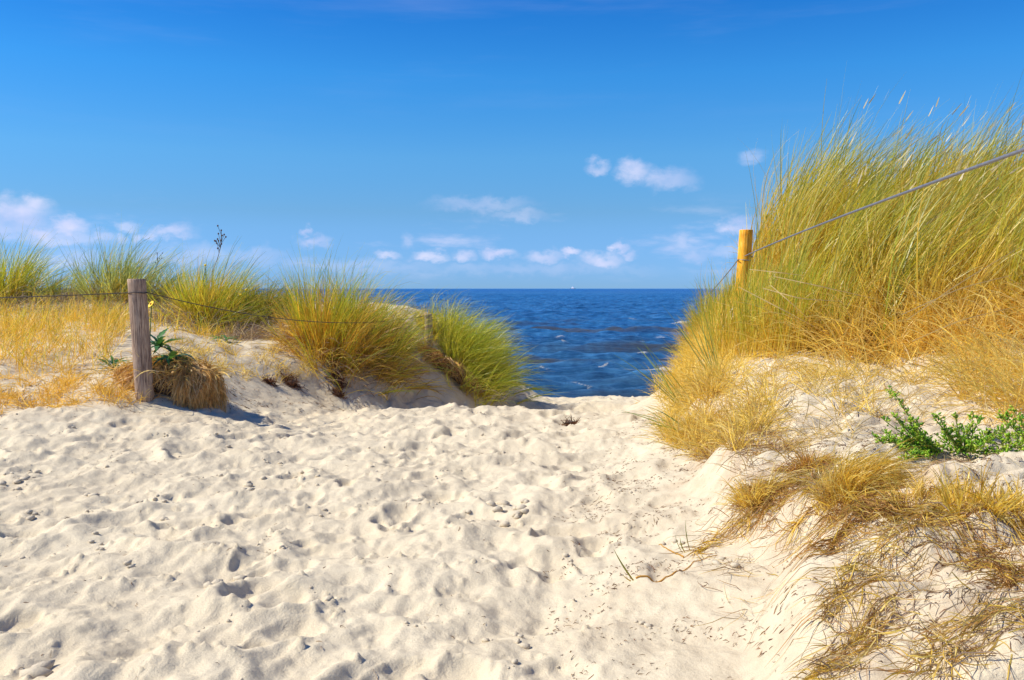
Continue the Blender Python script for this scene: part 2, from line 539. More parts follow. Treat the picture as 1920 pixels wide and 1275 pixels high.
def wood_material(name, c0, c1, c2, sc_=1.0):
    m, t = material(name)
    o = t.n('ShaderNodeTexCoord').outputs['Object']
    st = t.vec('MULTIPLY', o, (1, 1, 0.06)).outputs[0]
    g = t.noise(st, 95, 6, 0.7, 0.3)
    big = t.noise(o, 6, 4, 0.6)
    cc = t.ramp(g.outputs[0], [(0.36, c0), (0.47, c1), (0.62, c2)])
    cc = t.mix(1.0, cc, t.ramp(big.outputs[0], [(0.3, (0.72, 0.72, 0.75)), (0.65, (1.1, 1.08, 1.03))]), 'MULTIPLY')
    bp = t.n('ShaderNodeBump', inp={'Strength': 0.9, 'Distance': 0.006, 'Height': g.outputs[0]})
    p = t.n('ShaderNodeBsdfPrincipled', inp={'Base Color': cc, 'Roughness': 0.85, 'Specular IOR Level': 0.2, 'Normal': bp.outputs[0]})
    out(t, p.outputs[0])
    return m


M_GREYWOOD = wood_material('weathered_wood', (0.10, 0.065, 0.05), (0.33, 0.23, 0.17), (0.52, 0.39, 0.29))
M_ORANGEWOOD = wood_material('orange_wood', (0.72, 0.24, 0.015), (0.98, 0.44, 0.02), (0.95, 0.58, 0.12))


def plain(name, colr, rough=0.6, metal=0.0, nscale=60, var=0.2):
    m, t = material(name)
    o = t.n('ShaderNodeTexCoord').outputs['Object']
    nz = t.noise(o, nscale, 4, 0.6)
    cc = t.mix(1.0, (*colr, 1), t.ramp(nz.outputs[0], [(0.3, (1 - var,) * 3), (0.7, (1 + var,) * 3)]), 'MULTIPLY')
    p = t.n('ShaderNodeBsdfPrincipled', inp={'Base Color': cc, 'Roughness': rough, 'Metallic': metal})
    out(t, p.outputs[0])
    return m


M_CABLE = plain('steel_cable', (0.20, 0.20, 0.22), 0.5, 0.35)
M_WIRE = plain('rusty_wire', (0.07, 0.055, 0.05), 0.7, 0.3)
M_SOIL = plain('root_soil', (0.10, 0.065, 0.045), 0.95, 0, 40, 0.5)
M_SHIP = plain('ship_paint', (0.75, 0.76, 0.78), 0.5, 0, 0.1, 0.05)
M_HULL = plain('ship_hull', (0.10, 0.17, 0.27), 0.5, 0, 0.1, 0.05)
M_PETAL = plain('yellow_petal', (0.92, 0.62, 0.01), 0.6)
M_DISC = plain('flower_centre', (0.55, 0.25, 0.02), 0.8)
M_PUFF = plain('seed_puff', (0.8, 0.78, 0.74), 0.9)
M_BUD = plain('dark_bud', (0.10, 0.06, 0.06), 0.8)


def sea_material():
    m, t = material('sea_water')
    geo = t.n('ShaderNodeNewGeometry').outputs['Position']
    n1 = t.noise(t.vec('MULTIPLY', geo, (0.7, 1.7, 1)).outputs[0], 1.0, 7, 0.70, 0.4)
    n2 = t.noise(t.vec('MULTIPLY', geo, (0.03, 0.075, 1)).outputs[0], 1.0, 11, 0.78, 0.3)
    n3 = t.noise(t.vec('MULTIPLY', geo, (0.004, 0.014, 1)).outputs[0], 1.0, 6, 0.65)
    h = t.math('ADD', t.math('MULTIPLY', n1.outputs[0], 0.30), t.math('MULTIPLY', n2.outputs[0], 1.2))
    far = t.rng(t.n('ShaderNodeSeparateXYZ', inp={0: geo}).outputs[1], 60, 700, 1.0, 3.0)
    h = t.math('MULTIPLY', h, far)
    bp = t.n('ShaderNodeBump', inp={'Strength': 1.0, 'Distance': 1.8, 'Height': h})
    deep = t.ramp(n3.outputs[0], [(0.35, (0.03, 0.19, 0.50)), (0.65, (0.04, 0.235, 0.58))])
    cd = t.n('ShaderNodeSeparateXYZ', inp={0: geo})
    shal = t.rng(cd.outputs[1], 85, 28, 0, 0.75)
    colr = t.mix(shal, deep, (0.065, 0.20, 0.36))
    colr = t.mix(t.rng(n2.outputs[0], 0.50, 0.62, 0, 0.55), colr, (0.02, 0.13, 0.34))  # dark and light ripple reflections painted into the water colour
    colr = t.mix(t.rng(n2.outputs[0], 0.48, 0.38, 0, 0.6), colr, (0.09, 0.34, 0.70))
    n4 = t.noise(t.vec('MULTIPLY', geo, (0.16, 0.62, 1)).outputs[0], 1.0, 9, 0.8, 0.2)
    colr = t.mix(1.0, colr, t.ramp(n4.outputs[0], [(0.40, (0.62, 0.68, 0.74)), (0.5, (1, 1, 1)), (0.60, (1.45, 1.3, 1.2))]), 'MULTIPLY')  # finer ripple contrast, painted in to stand for reflected sky
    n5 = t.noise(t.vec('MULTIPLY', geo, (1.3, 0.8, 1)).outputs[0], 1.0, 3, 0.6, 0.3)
    colr = t.mix(1.0, colr, t.ramp(n5.outputs[0], [(0.36, (0.72, 0.76, 0.82)), (0.5, (1, 1, 1)), (0.64, (1.4, 1.28, 1.2))]), 'MULTIPLY')  # light and dark of the small chop, also put into the colour
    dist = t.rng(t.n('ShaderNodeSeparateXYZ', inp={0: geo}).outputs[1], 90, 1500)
    colr = t.mix(dist, colr, t.mix(1.0, colr, (0.42, 0.60, 0.74), 'MULTIPLY'))  # far water painted darker, standing in for its dimmer sky reflection
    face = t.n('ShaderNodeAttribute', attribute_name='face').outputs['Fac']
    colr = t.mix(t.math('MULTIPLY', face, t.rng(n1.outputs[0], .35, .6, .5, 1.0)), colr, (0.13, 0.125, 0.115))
    foam = t.n('ShaderNodeAttribute', attribute_name='foam').outputs['Fac']
    fn = t.noise(t.vec('MULTIPLY', geo, (1, 1.6, 1)).outputs[0], 4.0, 6, 0.7)
    ff = t.rng(t.math('ADD', foam, t.math('MULTIPLY', t.math('SUBTRACT', fn.outputs[0], 0.5), 1.2)), 0.30, 0.52)
    ff = t.math('MULTIPLY', ff, t.rng(foam, 0.02, 0.15))
    colr = t.mix(ff, colr, (0.80, 0.80, 0.76))
    rgh = t.rng(ff, 0, 1, 0.30, 0.9)
    p = t.n('ShaderNodeBsdfPrincipled', inp={'Base Color': colr, 'Roughness': rgh, 'IOR': 1.33, 'Specular IOR Level': t.rng(t.n('ShaderNodeSeparateXYZ', inp={0: geo}).outputs[1], 60, 500, 0.42, 0.10), 'Normal': bp.outputs[0]})
    out(t, p.outputs[0])
    return m


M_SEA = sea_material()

# ------------------------------------------------------------------ sand ground
un = np.linspace(-1, 1, 900)
rowsY = np.concatenate([np.linspace(-60, -9, 12), np.linspace(-8, 1.2, 50), 1.25 * np.exp(np.arange(0, math.log(17.2 / 1.25), 0.0043)),
                        np.linspace(17.4, 36, 60), np.linspace(38, 70, 8)])
U, YR = np.meshgrid(un, rowsY)
half = 1.3 + 0.72 * np.clip(YR, 0, 40)
XG = U * half / 0.9
edge = np.clip((np.abs(U) - 0.93) / 0.07, 0, 1)
XG = XG + np.sign(U) * edge ** 2.5 * (150 - half)
ZG = G(XG, YR) + EYE
ny, nx = XG.shape
idx = np.arange(ny * nx).reshape(ny, nx)
Qg = np.stack([idx[:-1, :-1], idx[:-1, 1:], idx[1:, 1:], idx[1:, :-1]], 2).reshape(-1, 4)

# where plant litter lies: photo position, half widths in metres, amount
LIT = [(1420, 830, .5, .8, 1), (1500, 780, .6, .6, .55), (1380, 900, .3, .4, .9), (1600, 930, .45, .45, 1), (1480, 960, .25, .3, 1), (1700, 960, .4, .3, 1), (1800, 940, .4, .3, .9),
       (1640, 1100, .3, .3, .9), (1570, 1240, .15, .15, .9), (1800, 1180, .3, .25, .9), (1880, 1050, .3, .3, .9), (1250, 950, .6, 1.0, .35), (1250, 1130, .5, .5, .4),
       (1650, 780, .9, .6, .6), (1850, 760, .6, .5, .6), (1700, 650, 1.5, 1.2, 1), (1400, 660, .5, 1, .8), (100, 700, 2.2, 1.2, .9), (150, 620, 3, 2, .9),
       (320, 745, .6, .3, .5), (530, 720, .5, .3, .6), (450, 640, 1.4, 1.4, .6), (680, 690, 1.0, .6, .8), (860, 690, .7, .8, .8), (0, 775, 2, .35, .5), (500, 590, 2.5, 2.5, .7), (200, 768, 1.2, .15, .5)]
LITP = [(hit(a, b), rx, ry, am) for a, b, rx, ry, am in LIT]


def litter(x, y):
    r = np.zeros(np.shape(x))
    for p, rx, ry, am in LITP:
        r = np.maximum(r, am * np.exp(-(((x - p[0]) / rx) ** 2 + ((y - p[1]) / ry) ** 2) ** 1.2))
    r = np.maximum(r, 0.15 * sstep(0.2, 1.5, x - np.interp(y, [1, 2.5, 4, 6, 9, 13, 18], [0.1, 0.2, 0.5, 0.9, 1.4, 2.1, 2.6])))
    return r


ground = mesh_obj('sand_ground', np.stack([XG, YR, ZG], 2).reshape(-1, 3), Qg, M_SAND, attrs={'litter': litter(XG, YR).ravel()})
tag(ground, 'pale trampled sand of the dune path', kind='structure')

# ------------------------------------------------------------------ sea
sr = np.random.RandomState(5)
ry = np.concatenate([24 * np.exp(np.linspace(0, math.log(900 / 24), 680)), 900 * np.exp(np.linspace(0.02, math.log(40000 / 900), 50))])
uu = np.linspace(-1, 1, 330)
US, YS = np.meshgrid(uu, ry)
XS = US * (.38 + .62 * US ** 2) * (12 + 0.85 * YS)
ZS = np.zeros_like(XS)
fade = 1 - sstep(450, 900, YS)
for k in range(26):
    lam = 1.1 * (5.5 / 1.1) ** (sr.rand())
    th = math.radians(90 + sr.normal(0, 16 if lam > 4 else 30))
    kx, ky = math.cos(th) * 2 * math.pi / lam, math.sin(th) * 2 * math.pi / lam
    ph = sr.uniform(0, 6.28)
    ph2 = sr.uniform(0, 6.28)
    arg = kx * XS + ky * YS + ph + 0.9 * np.sin(XS * 0.07 + ph2) + .6 * np.sin(YS * .09 + ph)
    ZS += 0.015 * lam ** 0.75 * (np.exp(1.1 * np.sin(arg)) - 1.27)
# swell lines running in parallel to the shore
yy = YS + 1.6 * np.sin(XS * .055 + 1.1) + .9 * np.sin(XS * .13 + YS * .03) + .3 * np.sin(XS * .4)
yy = 60 * np.log(np.clip(yy, 20, None) / 20)
ph = 2 * np.pi * yy / 7.6
env = np.clip(.35 + .9 * np.sin(XS * .11 + yy * .9) * np.sin(XS * .047 - yy * .53 + 2) + .35 * np.sin(XS * .31 + yy * 1.7), 0, 1.1) * (1 - sstep(70, 150, YS))
crest = np.exp(2.6 * (np.sin(ph) - 1))
ZS += .26 * env * crest * (YS / 50) ** .3
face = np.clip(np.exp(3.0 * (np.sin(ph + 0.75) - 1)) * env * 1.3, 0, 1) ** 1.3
# breaking crests seen in the photograph
foam = np.zeros_like(XS)
for px, py, hwx, am in [(1215, 700, 60, 1.0), (1280, 612, 22, 1.0), (1160, 660, 14, .8), (1062, 661, 12, .8), (1195, 652, 20, .5), (1205, 672, 16, .55), (1430, 690, 60, .8), (640, 640, 20, .6), (1185, 606, 10, .5), (1090, 733, 22, .5), (1020, 700, 16, .45), (1130, 690, 14, .5), (1240, 640, 14, .5), (1050, 640, 12, .45)]:
    u, v = ray(px, py)
    Y0 = -EYE / v
    X0 = u * Y0
    wx = hwx / F * Y0
    e = np.exp(-((XS - X0) / wx) ** 4)
    yc = Y0 + 0.35 * np.sin((XS - X0) / wx * 2.4 + px)
    thick = 0.30 * (Y0 / 42)
    foam = np.maximum(foam, am * e * np.exp(-((YS - yc) / thick) ** 2))
    ZS += 0.14 * (Y0 / 45) * np.exp(-((XS - X0) / (wx * 2.2)) ** 2) * np.exp(-((YS - yc - .1) / (thick * 1.8)) ** 2)
ZS = ZS * fade
ZS -= 0.0
ny, nx = XS.shape
idx = np.arange(ny * nx).reshape(ny, nx)
Qs = np.stack([idx[:-1, :-1], idx[:-1, 1:], idx[1:, 1:], idx[1:, :-1]], 2).reshape(-1, 4)
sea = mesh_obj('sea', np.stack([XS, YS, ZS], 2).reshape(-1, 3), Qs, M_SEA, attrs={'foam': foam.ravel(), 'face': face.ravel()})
tag(sea, 'choppy deep blue sea reaching the horizon', kind='structure')


def up(p):
    p = np.array(p, float)
    p[..., 2] += EYE
    return p


def scatter_disc(rs, c0, rx, ry_, n, gauss=False):
    if gauss:
        x = rs.randn(n) * rx * 0.5
        y = rs.randn(n) * ry_ * 0.5
    else:
        r = np.sqrt(rs.rand(n))
        a = rs.uniform(0, 2 * np.pi, n)
        x, y = r * np.cos(a) * rx, r * np.sin(a) * ry_
    X_, Y_ = c0[0] + x, c0[1] + y
    return np.stack([X_, Y_, G(X_, Y_) - 0.01], 1), x / rx, y / ry_


# ------------------------------------------------------------------ posts
def make_post(name, label, group, top, height, r, mat, lean, seed):
    """top = world point of the top centre (relative to eye), lean = sideways shift at the foot"""
    rs = np.random.RandomState(seed)
    root = empty(name, (top[0] + lean, top[1], top[2] - height + EYE))
    tag(root, label, 'post', group)
    A, B = 72, 60
    th = np.linspace(0, 2 * np.pi, A, endpoint=False)
    zz = np.linspace(-0.25, height, B)
    T, Z = np.meshgrid(th, zz)
    R = r * (1 + 0.02 * np.sin(T * 2 + 1) + 0.012 * np.sin(3 * T + Z * 2) + 0.05 * (1 - np.clip(Z / height, 0, 1)))
    for k in range(11):
        t0 = rs.uniform(0, 2 * np.pi)
        z0, z1 = sorted(rs.uniform(-0.1, height, 2))
        if k < 3:
            z1 = height + 0.1
        wd = rs.uniform(0.035, 0.07)
        dd = np.angle(np.exp(1j * (T - t0 - 0.12 * np.sin(Z * 5 + k))))
        R -= r * rs.uniform(0.08, 0.24) * np.exp(-(dd / wd) ** 2) * sstep(z0, z0 + .1, Z) * (1 - sstep(z1 - .1, z1, Z))
    R += r * 0.008 * rs.randn(1, A)
    R[-1] *= 0.955
    Z[-1] += 0.0
    Z[-2] = height - 0.006
    off = lean * (1 - Z / height)
    cxp = root.location.x
    X_ = np.cos(T) * R + off - lean
    V = [np.stack([X_, np.sin(T) * R, Z], 2).reshape(-1, 3)]
    # end grain rings on top
    for f in (0.66, 0.33, 0.02):
        zt = height + 0.002 * rs.randn(A) - 0.003
        V.append(np.stack([np.cos(th) * R[-1] * f - lean, np.sin(th) * R[-1] * f, zt], 1))
    V = np.concatenate(V)
    rr = B + 3
    idx = np.arange(rr * A).reshape(rr, A)
    nxt = np.roll(idx, -1, 1)
    Q = np.stack([idx[:-1], nxt[:-1], nxt[1:], idx[1:]], 2).reshape(-1, 4)
    o = mesh_obj('post_shaft', V, Q, mat, root, world_space=False)
    return root


def tube(path, rad, sides=10, strands=0, lay=0.08):
    path = np.asarray(path, float)
    rad = np.broadcast_to(np.asarray(rad, float), (len(path),))
    tan = np.gradient(path, axis=0)
    tan /= np.linalg.norm(tan, axis=1, keepdims=True) + 1e-9
    ref = np.where(np.abs(tan[:, 2:3]) > 0.9, np.array([[1.0, 0, 0]]), np.array([[0, 0, 1.0]]))
    a = np.cross(tan, ref)
    a /= np.linalg.norm(a, axis=1, keepdims=True)
    b = np.cross(a, tan)
    th = np.linspace(0, 2 * np.pi, sides, endpoint=False)
    s = np.concatenate([[0], np.cumsum(np.linalg.norm(np.diff(path, axis=0), axis=1))])
    R = rad[:, None] * np.ones(sides)
    if strands:
        R = R * (0.86 + 0.16 * np.abs(np.cos(0.5 * strands * (th[None, :] - s[:, None] / lay * 2 * np.pi / strands * 1.0))))
    V = path[:, None, :] + R[:, :, None] * (np.cos(th)[None, :, None] * a[:, None, :] + np.sin(th)[None, :, None] * b[:, None, :])
    n = len(path)
    idx = np.arange(n * sides).reshape(n, sides)
    nxt = np.roll(idx, -1, 1)
    Q = np.stack([idx[:-1], nxt[:-1], nxt[1:], idx[1:]], 2).reshape(-1, 4)
    return V.reshape(-1, 3), Q


def cat_vq(lst):
    V, Q, n = [], [], 0
    for v, q in lst:
        V.append(v)
        Q.append(q + n)
        n += len(v)
    return np.concatenate(V), np.concatenate(Q)


GP = 'fence posts along the beach path'
Y1 = 7.6
T1 = at(256, 523, Y1)
post1 = make_post('fence_post', 'tall grey weathered post in the left foreground with a yellow flower beside it', GP, T1, 0.99, 0.072, M_GREYWOOD, 0.045, 3)
Y2 = 12.35
T2 = at(803, 589, Y2)
post2 = make_post('fence_post', 'short grey post half sunk between two grass tussocks near the sea', GP, T2, 0.52, 0.053, M_GREYWOOD, 0.01, 5)
Y3 = 9.2
T3 = at(1399, 431, Y3)
post3 = make_post('fence_post', 'orange wooden post partly buried in tall dune grass on the right', GP, T3, 1.15, 0.068, M_ORANGEWOOD, -0.06, 9)


def catenary(a, b, sag, n):
    t = np.linspace(0, 1, n)[:, None]
    p = a * (1 - t) + b * t
    p[:, 2:3] -= sag * 4 * t * (1 - t)
    return p


wA = at(-260, 566, 7.2)
wB = at(240, 549, Y1 - 0.075)
wC = at(274, 548, Y1 - 0.06)
wD = at(798, 592, Y2 - 0.06)
wE = at(950, 640, 17.0)
r1 = 0.0038
lst = [tube(up(catenary(wA, wB, 0.006, 60)), r1, 8)]
# loop round the post
ang = np.linspace(math.pi * 1.35 - math.pi / 2 * .5, math.pi * 1.35 + 2 * math.pi, 60)
cxx = T1[0] + 0.006
loop = np.stack([cxx + 0.078 * np.cos(ang), Y1 + 0.078 * np.sin(ang), np.full(60, wB[2]) + 0.003 * np.sin(ang * 3)], 1)
lst.append(tube(up(loop), r1, 8))
lst.append(tube(up(catenary(wC, wD, 0.17, 90)), r1, 8))
lst.append(tube(up(catenary(wD, wE, 0.1, 30)), r1, 8))
V, Q = cat_vq(lst)
wire = mesh_obj('fence_wire', V, Q, M_WIRE)
tag(wire, 'thin dark wire strung slack between the two grey posts', 'wire')

cP = at(1397, 480, Y3 - 0.09)
cA = at(1925, 279, 2.65)
cB = cA + (cA - cP) * 0.55
cB[2] = cA[2] + 0.10
n = 420
t = np.linspace(0, 1, n)
line = cP[None, :] * (1 - t[:, None]) + cB[None, :] * t[:, None]
tA = 1 / 1.55
# passes through cA, slight sag
zmid = at(1520, 430, (cP[1] + cA[1]) / 2)[2]
zq = np.polyfit([0, tA * .5, tA], [cP[2], zmid, cA[2]], 2)
line[:, 2] = np.polyval(zq, t)
lst = [tube(up(line), 0.0062, 12, strands=6, lay=0.012 * 3)]
cQ = at(1384, 487, Y3 - 0.06)
ang = np.linspace(-math.pi * .35, math.pi * 1.7, 50)
loop = np.stack([T3[0] - 0.006 + 0.073 * np.cos(ang), Y3 + 0.073 * np.sin(ang), np.linspace(cP[2], cQ[2] - .01, 50)], 1)
lst.append(tube(up(loop), 0.0055, 10))
lst.append(tube(up(catenary(cQ, at(1300, 575, 15), 0.05, 60)), 0.0055, 10))
V, Q = cat_vq(lst)
cable = mesh_obj('fence_cable', V, Q, M_CABLE)
tag(cable, 'thick grey twisted steel cable rising across the right dune grass', 'cable')


# ------------------------------------------------------------------ marram grass
def tussock(name, label, c0, rx, ry_, n, Lr, spread, wind, droop, palg, pals, gfrac, seed, wdir=(1, 0.05), width=0.006, thatch=0, thatch_pal=GREY, lean=0.0, group=None, cat='grass tussock', base_col=None, K=8, edge_only=None):
    rs = np.random.RandomState(seed)
    root = empty(name, (c0[0], c0[1], c0[2] + EYE))
    tag(root, label, cat, group)
    for part, frac, pal in (('green_blades', gfrac, palg), ('straw_blades', 1 - gfrac, pals)):
        m = int(n * frac)
        if m < 5:
            continue
        ns = max(8, m // 7)
        sb, sx_, sy_ = scatter_disc(rs, c0, rx, ry_, ns, True)
        srr = np.hypot(sx_, sy_)
        saz = np.arctan2(sy_, sx_) + rs.normal(0, 0.7, ns)
        stl = np.clip(srr, 0, 1.5) * spread * rs.uniform(.4, 1.5, ns) + np.abs(rs.normal(0, 0.12, ns))
        sln = rs.uniform(0.5, 1.15, ns)
        swn = rs.uniform(.5, 1.5, ns)
        k_ = rs.randint(ns, size=m)
        base = sb[k_] + np.c_[rs.normal(0, .012, (m, 2)), np.zeros(m)]
        rr = srr[k_]
        az_ = saz[k_] + rs.normal(0, 0.35, m)
        tilt = stl[k_] + np.abs(rs.normal(0, 0.09, m))
        if lean:
            sx = np.sin(tilt) * np.cos(az_) + lean
            sy = np.sin(tilt) * np.sin(az_)
            az_ = np.arctan2(sy, sx)
            tilt = np.arctan2(np.hypot(sx, sy), np.cos(tilt))
        if part == 'straw_blades':
            tilt = tilt * 1.25
        ln = Lr[0] + (Lr[1] - Lr[0]) * rs.beta(2.2, 1.6, m)
        ln *= (1 - 0.22 * np.clip(rr, 0, 1.2)) * sln[k_]
        if part == 'straw_blades':
            ln *= 0.86
        wn = wind * swn[k_] * rs.uniform(0.7, 1.3, m)
        dr = droop * rs.uniform(0.3, 1.8, m) * (1 if part == 'green_blades' else 1.35)
        P_ = blade_paths(rs, base, ln, tilt, az_, wn, wdir, dr, K)
        a = pick(rs, pals if base_col is None else base_col, m)
        b = pick(rs, pal, m)
        C_ = grade(a, b, K, 0.6 if part == 'green_blades' else 1)
        v, q, cc = ribbons(up(P_), width * rs.uniform(0.7, 1.3, m), C_, rs)
        o = mesh_obj(part, v, q, M_GRASS, root, color=cc)
        o['kind'] = 'stuff'
    if thatch:
        base, ux, uy = scatter_disc(rs, c0, rx * 1.15, ry_ * 1.15, thatch, True)
        az_ = np.arctan2(uy, ux) + rs.normal(0, 0.7, thatch)
        P_ = blade_paths(rs, base, rs.uniform(.25, .5, thatch) * Lr[1], rs.uniform(.6, 1.35, thatch), az_, 0.3, wdir, rs.uniform(.6, 1.8, thatch), 6)
        v, q, cc = ribbons(up(P_), width * rs.uniform(.7, 1.3, thatch), grade(pick(rs, thatch_pal, thatch), pick(rs, thatch_pal, thatch), 6), rs)
        o = mesh_obj('dead_thatch', v, q, M_DRY, root, color=cc)
        o['kind'] = 'stuff'
    return root


GT = 'marram tussocks on the left dune'
TN = 'marram_tussock'
tussock(TN, 'green and gold grass tussock cut by the left edge of the picture', hit(5, 565), .42, .45, 1400, (.5, 1.15), .55, .25, .35, GREEN, GOLD, .75, 101, group=GT, thatch=300)
tussock(TN, 'sparse blue-green grass tussock second from the left edge', hit(118, 566), .2, .3, 260, (.35, .85), .6, .35, .5, COOL, GOLD, .8, 102, group=GT, thatch=400)
tussock(TN, 'wide dark blue-green tussock standing behind the tall grey post', hit(232, 560), .46, .45, 1300, (.5, 1.15), .5, .45, .4, COOL, GOLD, .82, 103, group=GT, thatch=300)
tussock(TN, 'low blue-green tussock between the grey post and the golden tussock', hit(318, 562), .2, .3, 260, (.3, .6), .5, .45, .5, COOL, GOLD, .85, 104, group=GT)
tussock(TN, 'big golden tussock with a dark seed stalk rising from it', hit(400, 598), .36, .4, 1900, (.6, 1.2), .60, .45, .35, GREEN, GOLD, .60, 105, group=GT, thatch=500)
tussock(TN, 'dark green tussock at the right of the golden one', hit(497, 594), .28, .4, 1000, (.35, .75), .6, .45, .5, np.array([(0.10, 0.17, 0.03), (0.2, .25, .04), (.3, .3, .04)]), GOLD, .8, 106, group=GT, thatch=300)
tussock(TN, 'tall orange-gold tussock with wispy blades standing on the sand slope', hit(612, 652), .36, .4, 1700, (.7, 1.4), .42, .22, .3, GREEN, GOLD * np.array([1, .85, .7]), .45, 107, group=GT, thatch=700, thatch_pal=np.concatenate([GREY, BROWN, GOLD]))
tussock(TN, 'wide tussock of green tops and brown drooping straw beside the short post', hit(684, 662), .40, .5, 2200, (.65, 1.4), .6, .32, .6, GREEN, np.concatenate([GOLD, BROWN]), .5, 108, group=GT, thatch=1100, thatch_pal=np.concatenate([BROWN, GOLD]))
tussock(TN, 'wind-swept bright green tussock leaning over the sea gap', hit(880, 692), .40, .5, 4000, (.5, 1.12), .55, .6, .75, np.array([(0.40, 0.50, 0.04), (0.55, 0.60, 0.07), (0.68, 0.62, 0.10), (.25, .36, .03)]), GOLD * np.array([.9, 1.05, 1]), .78, 109, group=GT, thatch=400, lean=.22)
tussock(TN, 'small straw tuft just behind the top of the short post', hit(806, 622), .12, .12, 160, (.35, .65), .3, .15, .3, GREEN, GOLD, .3, 110, group=GT)

# right dune
tussock(TN, 'green tussock left of the orange post, against the sea', hit(1345, 600), .38, .6, 2600, (.45, .75), .45, .05, .35, np.array([(0.20, 0.34, 0.04), (0.40, 0.48, 0.05), (.55, .52, .07)]), GOLD, .55, 120, group='marram tussocks on the right dune', thatch=500, thatch_pal=STRAW)


def patch(name, label, poly_px, dens, Lr, tilt_mu, tilt_sd, azf, wind, droop, palA, palB, mat, seed, width=.005, K=6, wdir=(1, 0.05), cat='grass', p=1.0, clump=0.5, wob=0.06, extra=None, world=False, flat=0.0, bundle=0, lscale=None):
    """grass cover over a polygon on the ground"""
    rs = np.random.RandomState(seed)
    pts = np.array([q if world else hit(*q)[:2] for q in poly_px])
    x0, y0 = pts.min(0)
    x1, y1 = pts.max(0)
    # polygon area
    area = 0.5 * abs(np.dot(pts[:, 0], np.roll(pts[:, 1], 1)) - np.dot(pts[:, 1], np.roll(pts[:, 0], 1)))
    want = int(area * dens)
    nx_, ny_ = int((x1 - x0) / .04) + 8, int((y1 - y0) / .04) + 8
    cl = Raster(x0 - .1, y0 - .1, .04, spectral(nx_ + nx_ % 2, ny_ + ny_ % 2, .04, .12, .6, 1, seed))
    got, tot = [], 0
    while tot < want:
        x = rs.uniform(x0, x1, want * 2)
        y = rs.uniform(y0, y1, want * 2)
        ins = np.zeros(len(x), bool)
        for i in range(len(pts)):
            a, b = pts[i], pts[i - 1]
            cnd = ((a[1] > y) != (b[1] > y))
            ins ^= cnd & (x < (b[0] - a[0]) * (y - a[1]) / (b[1] - a[1] + 1e-12) + a[0])
        keep = ins & (rs.rand(len(x)) < np.clip(1 - clump + clump * cl(x, y), 0.02, 1))
        got.append(np.stack([x[keep], y[keep]], 1))
        tot += keep.sum()
        if not keep.any():
            break
    xy = np.concatenate(got)[:want]
    m = len(xy)
    kk = None
    if bundle:
        ns = max(10, m // bundle)
        kk = rs.randint(ns, size=m)
        xy = xy[:ns][kk] + rs.normal(0, .018, (m, 2))
    base = np.c_[xy, G(xy[:, 0], xy[:, 1]) - .01]
    az_ = azf(rs, m) if callable(azf) else rs.uniform(0, 2 * np.pi, m)
    tilt = np.abs(rs.normal(tilt_mu, tilt_sd, m))
    ln = Lr[0] + (Lr[1] - Lr[0]) * rs.beta(2, 2, m)
    wv = wind * rs.uniform(.4, 1.6, m)
    if bundle:
        az_ = az_[:ns][kk] + rs.normal(0, .4, m)
        tilt = np.abs(rs.normal(tilt_mu, tilt_sd * 1.5, ns))[kk] + np.abs(rs.normal(0, .07, m))
        ln = ln * rs.uniform(.72, 1.12, ns)[kk]
        wv = wind * rs.uniform(.2, 1.6, ns)[kk] * rs.uniform(.75, 1.25, m)
    if lscale:
        ln = ln * lscale(xy[:, 0], xy[:, 1])
    P_ = blade_paths(rs, base, ln, tilt, az_, wv, wdir, droop * rs.uniform(.2, 1.8, m), K, wob=wob, flat=flat)
    if bundle:
        ca = .5 * pick(rs, palA, m) + .5 * pick(rs, palA, ns)[kk]
        sbx = xy[:ns] if len(xy[:ns]) == ns else xy[:ns]
        gsel = (cl(xy[:, 0] * 1.0, xy[:, 1]) + .9 * rs.randn(ns)[kk]) > .55
        cb = np.where(gsel[:, None], (.5 * pick(rs, GREEN, m) + .5 * pick(rs, GREEN, ns)[kk]) * np.array([1.08, .95, .9]), .4 * pick(rs, palB, m) + .6 * pick(rs, palB, ns)[kk])
        width = width * np.where(rs.rand(m) < .3, 1.6, 1.0)
        cols = grade(ca, cb, K, p)
    else:
        cols = grade(pick(rs, palA, m), pick(rs, palB, m), K, p)
    return ribbons(up(P_), width * rs.uniform(.6, 1.4, m), cols, rs)


def stuff(name, label, parts, mat, cat='grass'):
    v, q, cc = merge(parts)
    o = mesh_obj(name, v, q, mat, color=cc)
    tag(o, label, cat, kind='stuff')
    return o


# tall dense stand on the right dune
MIX2 = np.concatenate([GREEN, GOLD, GOLD, STRAW, [(0.90, 0.80, 0.30), (0.16, 0.22, 0.02), (0.50, 0.32, 0.05)]])
TIP = np.array([(0.62, 0.58, 0.20), (0.46, 0.46, 0.12), (0.34, 0.38, 0.08), (0.60, 0.54, 0.26), (0.22, 0.30, 0.05)])
MIX = np.concatenate([GREEN, GOLD, GREEN])
mass_poly = [(2.5, 8.95), (2.52, 8.3), (2.75, 7.7), (3.3, 7.3), (4.4, 7.1), (6.5, 6.6), (10, 6.6), (11, 11), (3.0, 11.2), (2.6, 10.0)]
LS = lambda x, y: 1.03 + .20 * np.exp(-((x - 2.8) / .6) ** 2) - .10 * np.exp(-((x - 4.6) / .5) ** 2)
fore = [(2.0, 9.3), (2.0, 8.3), (2.3, 7.6), (2.9, 7.5), (2.8, 8.6), (2.5, 8.9), (2.3, 9.0)]
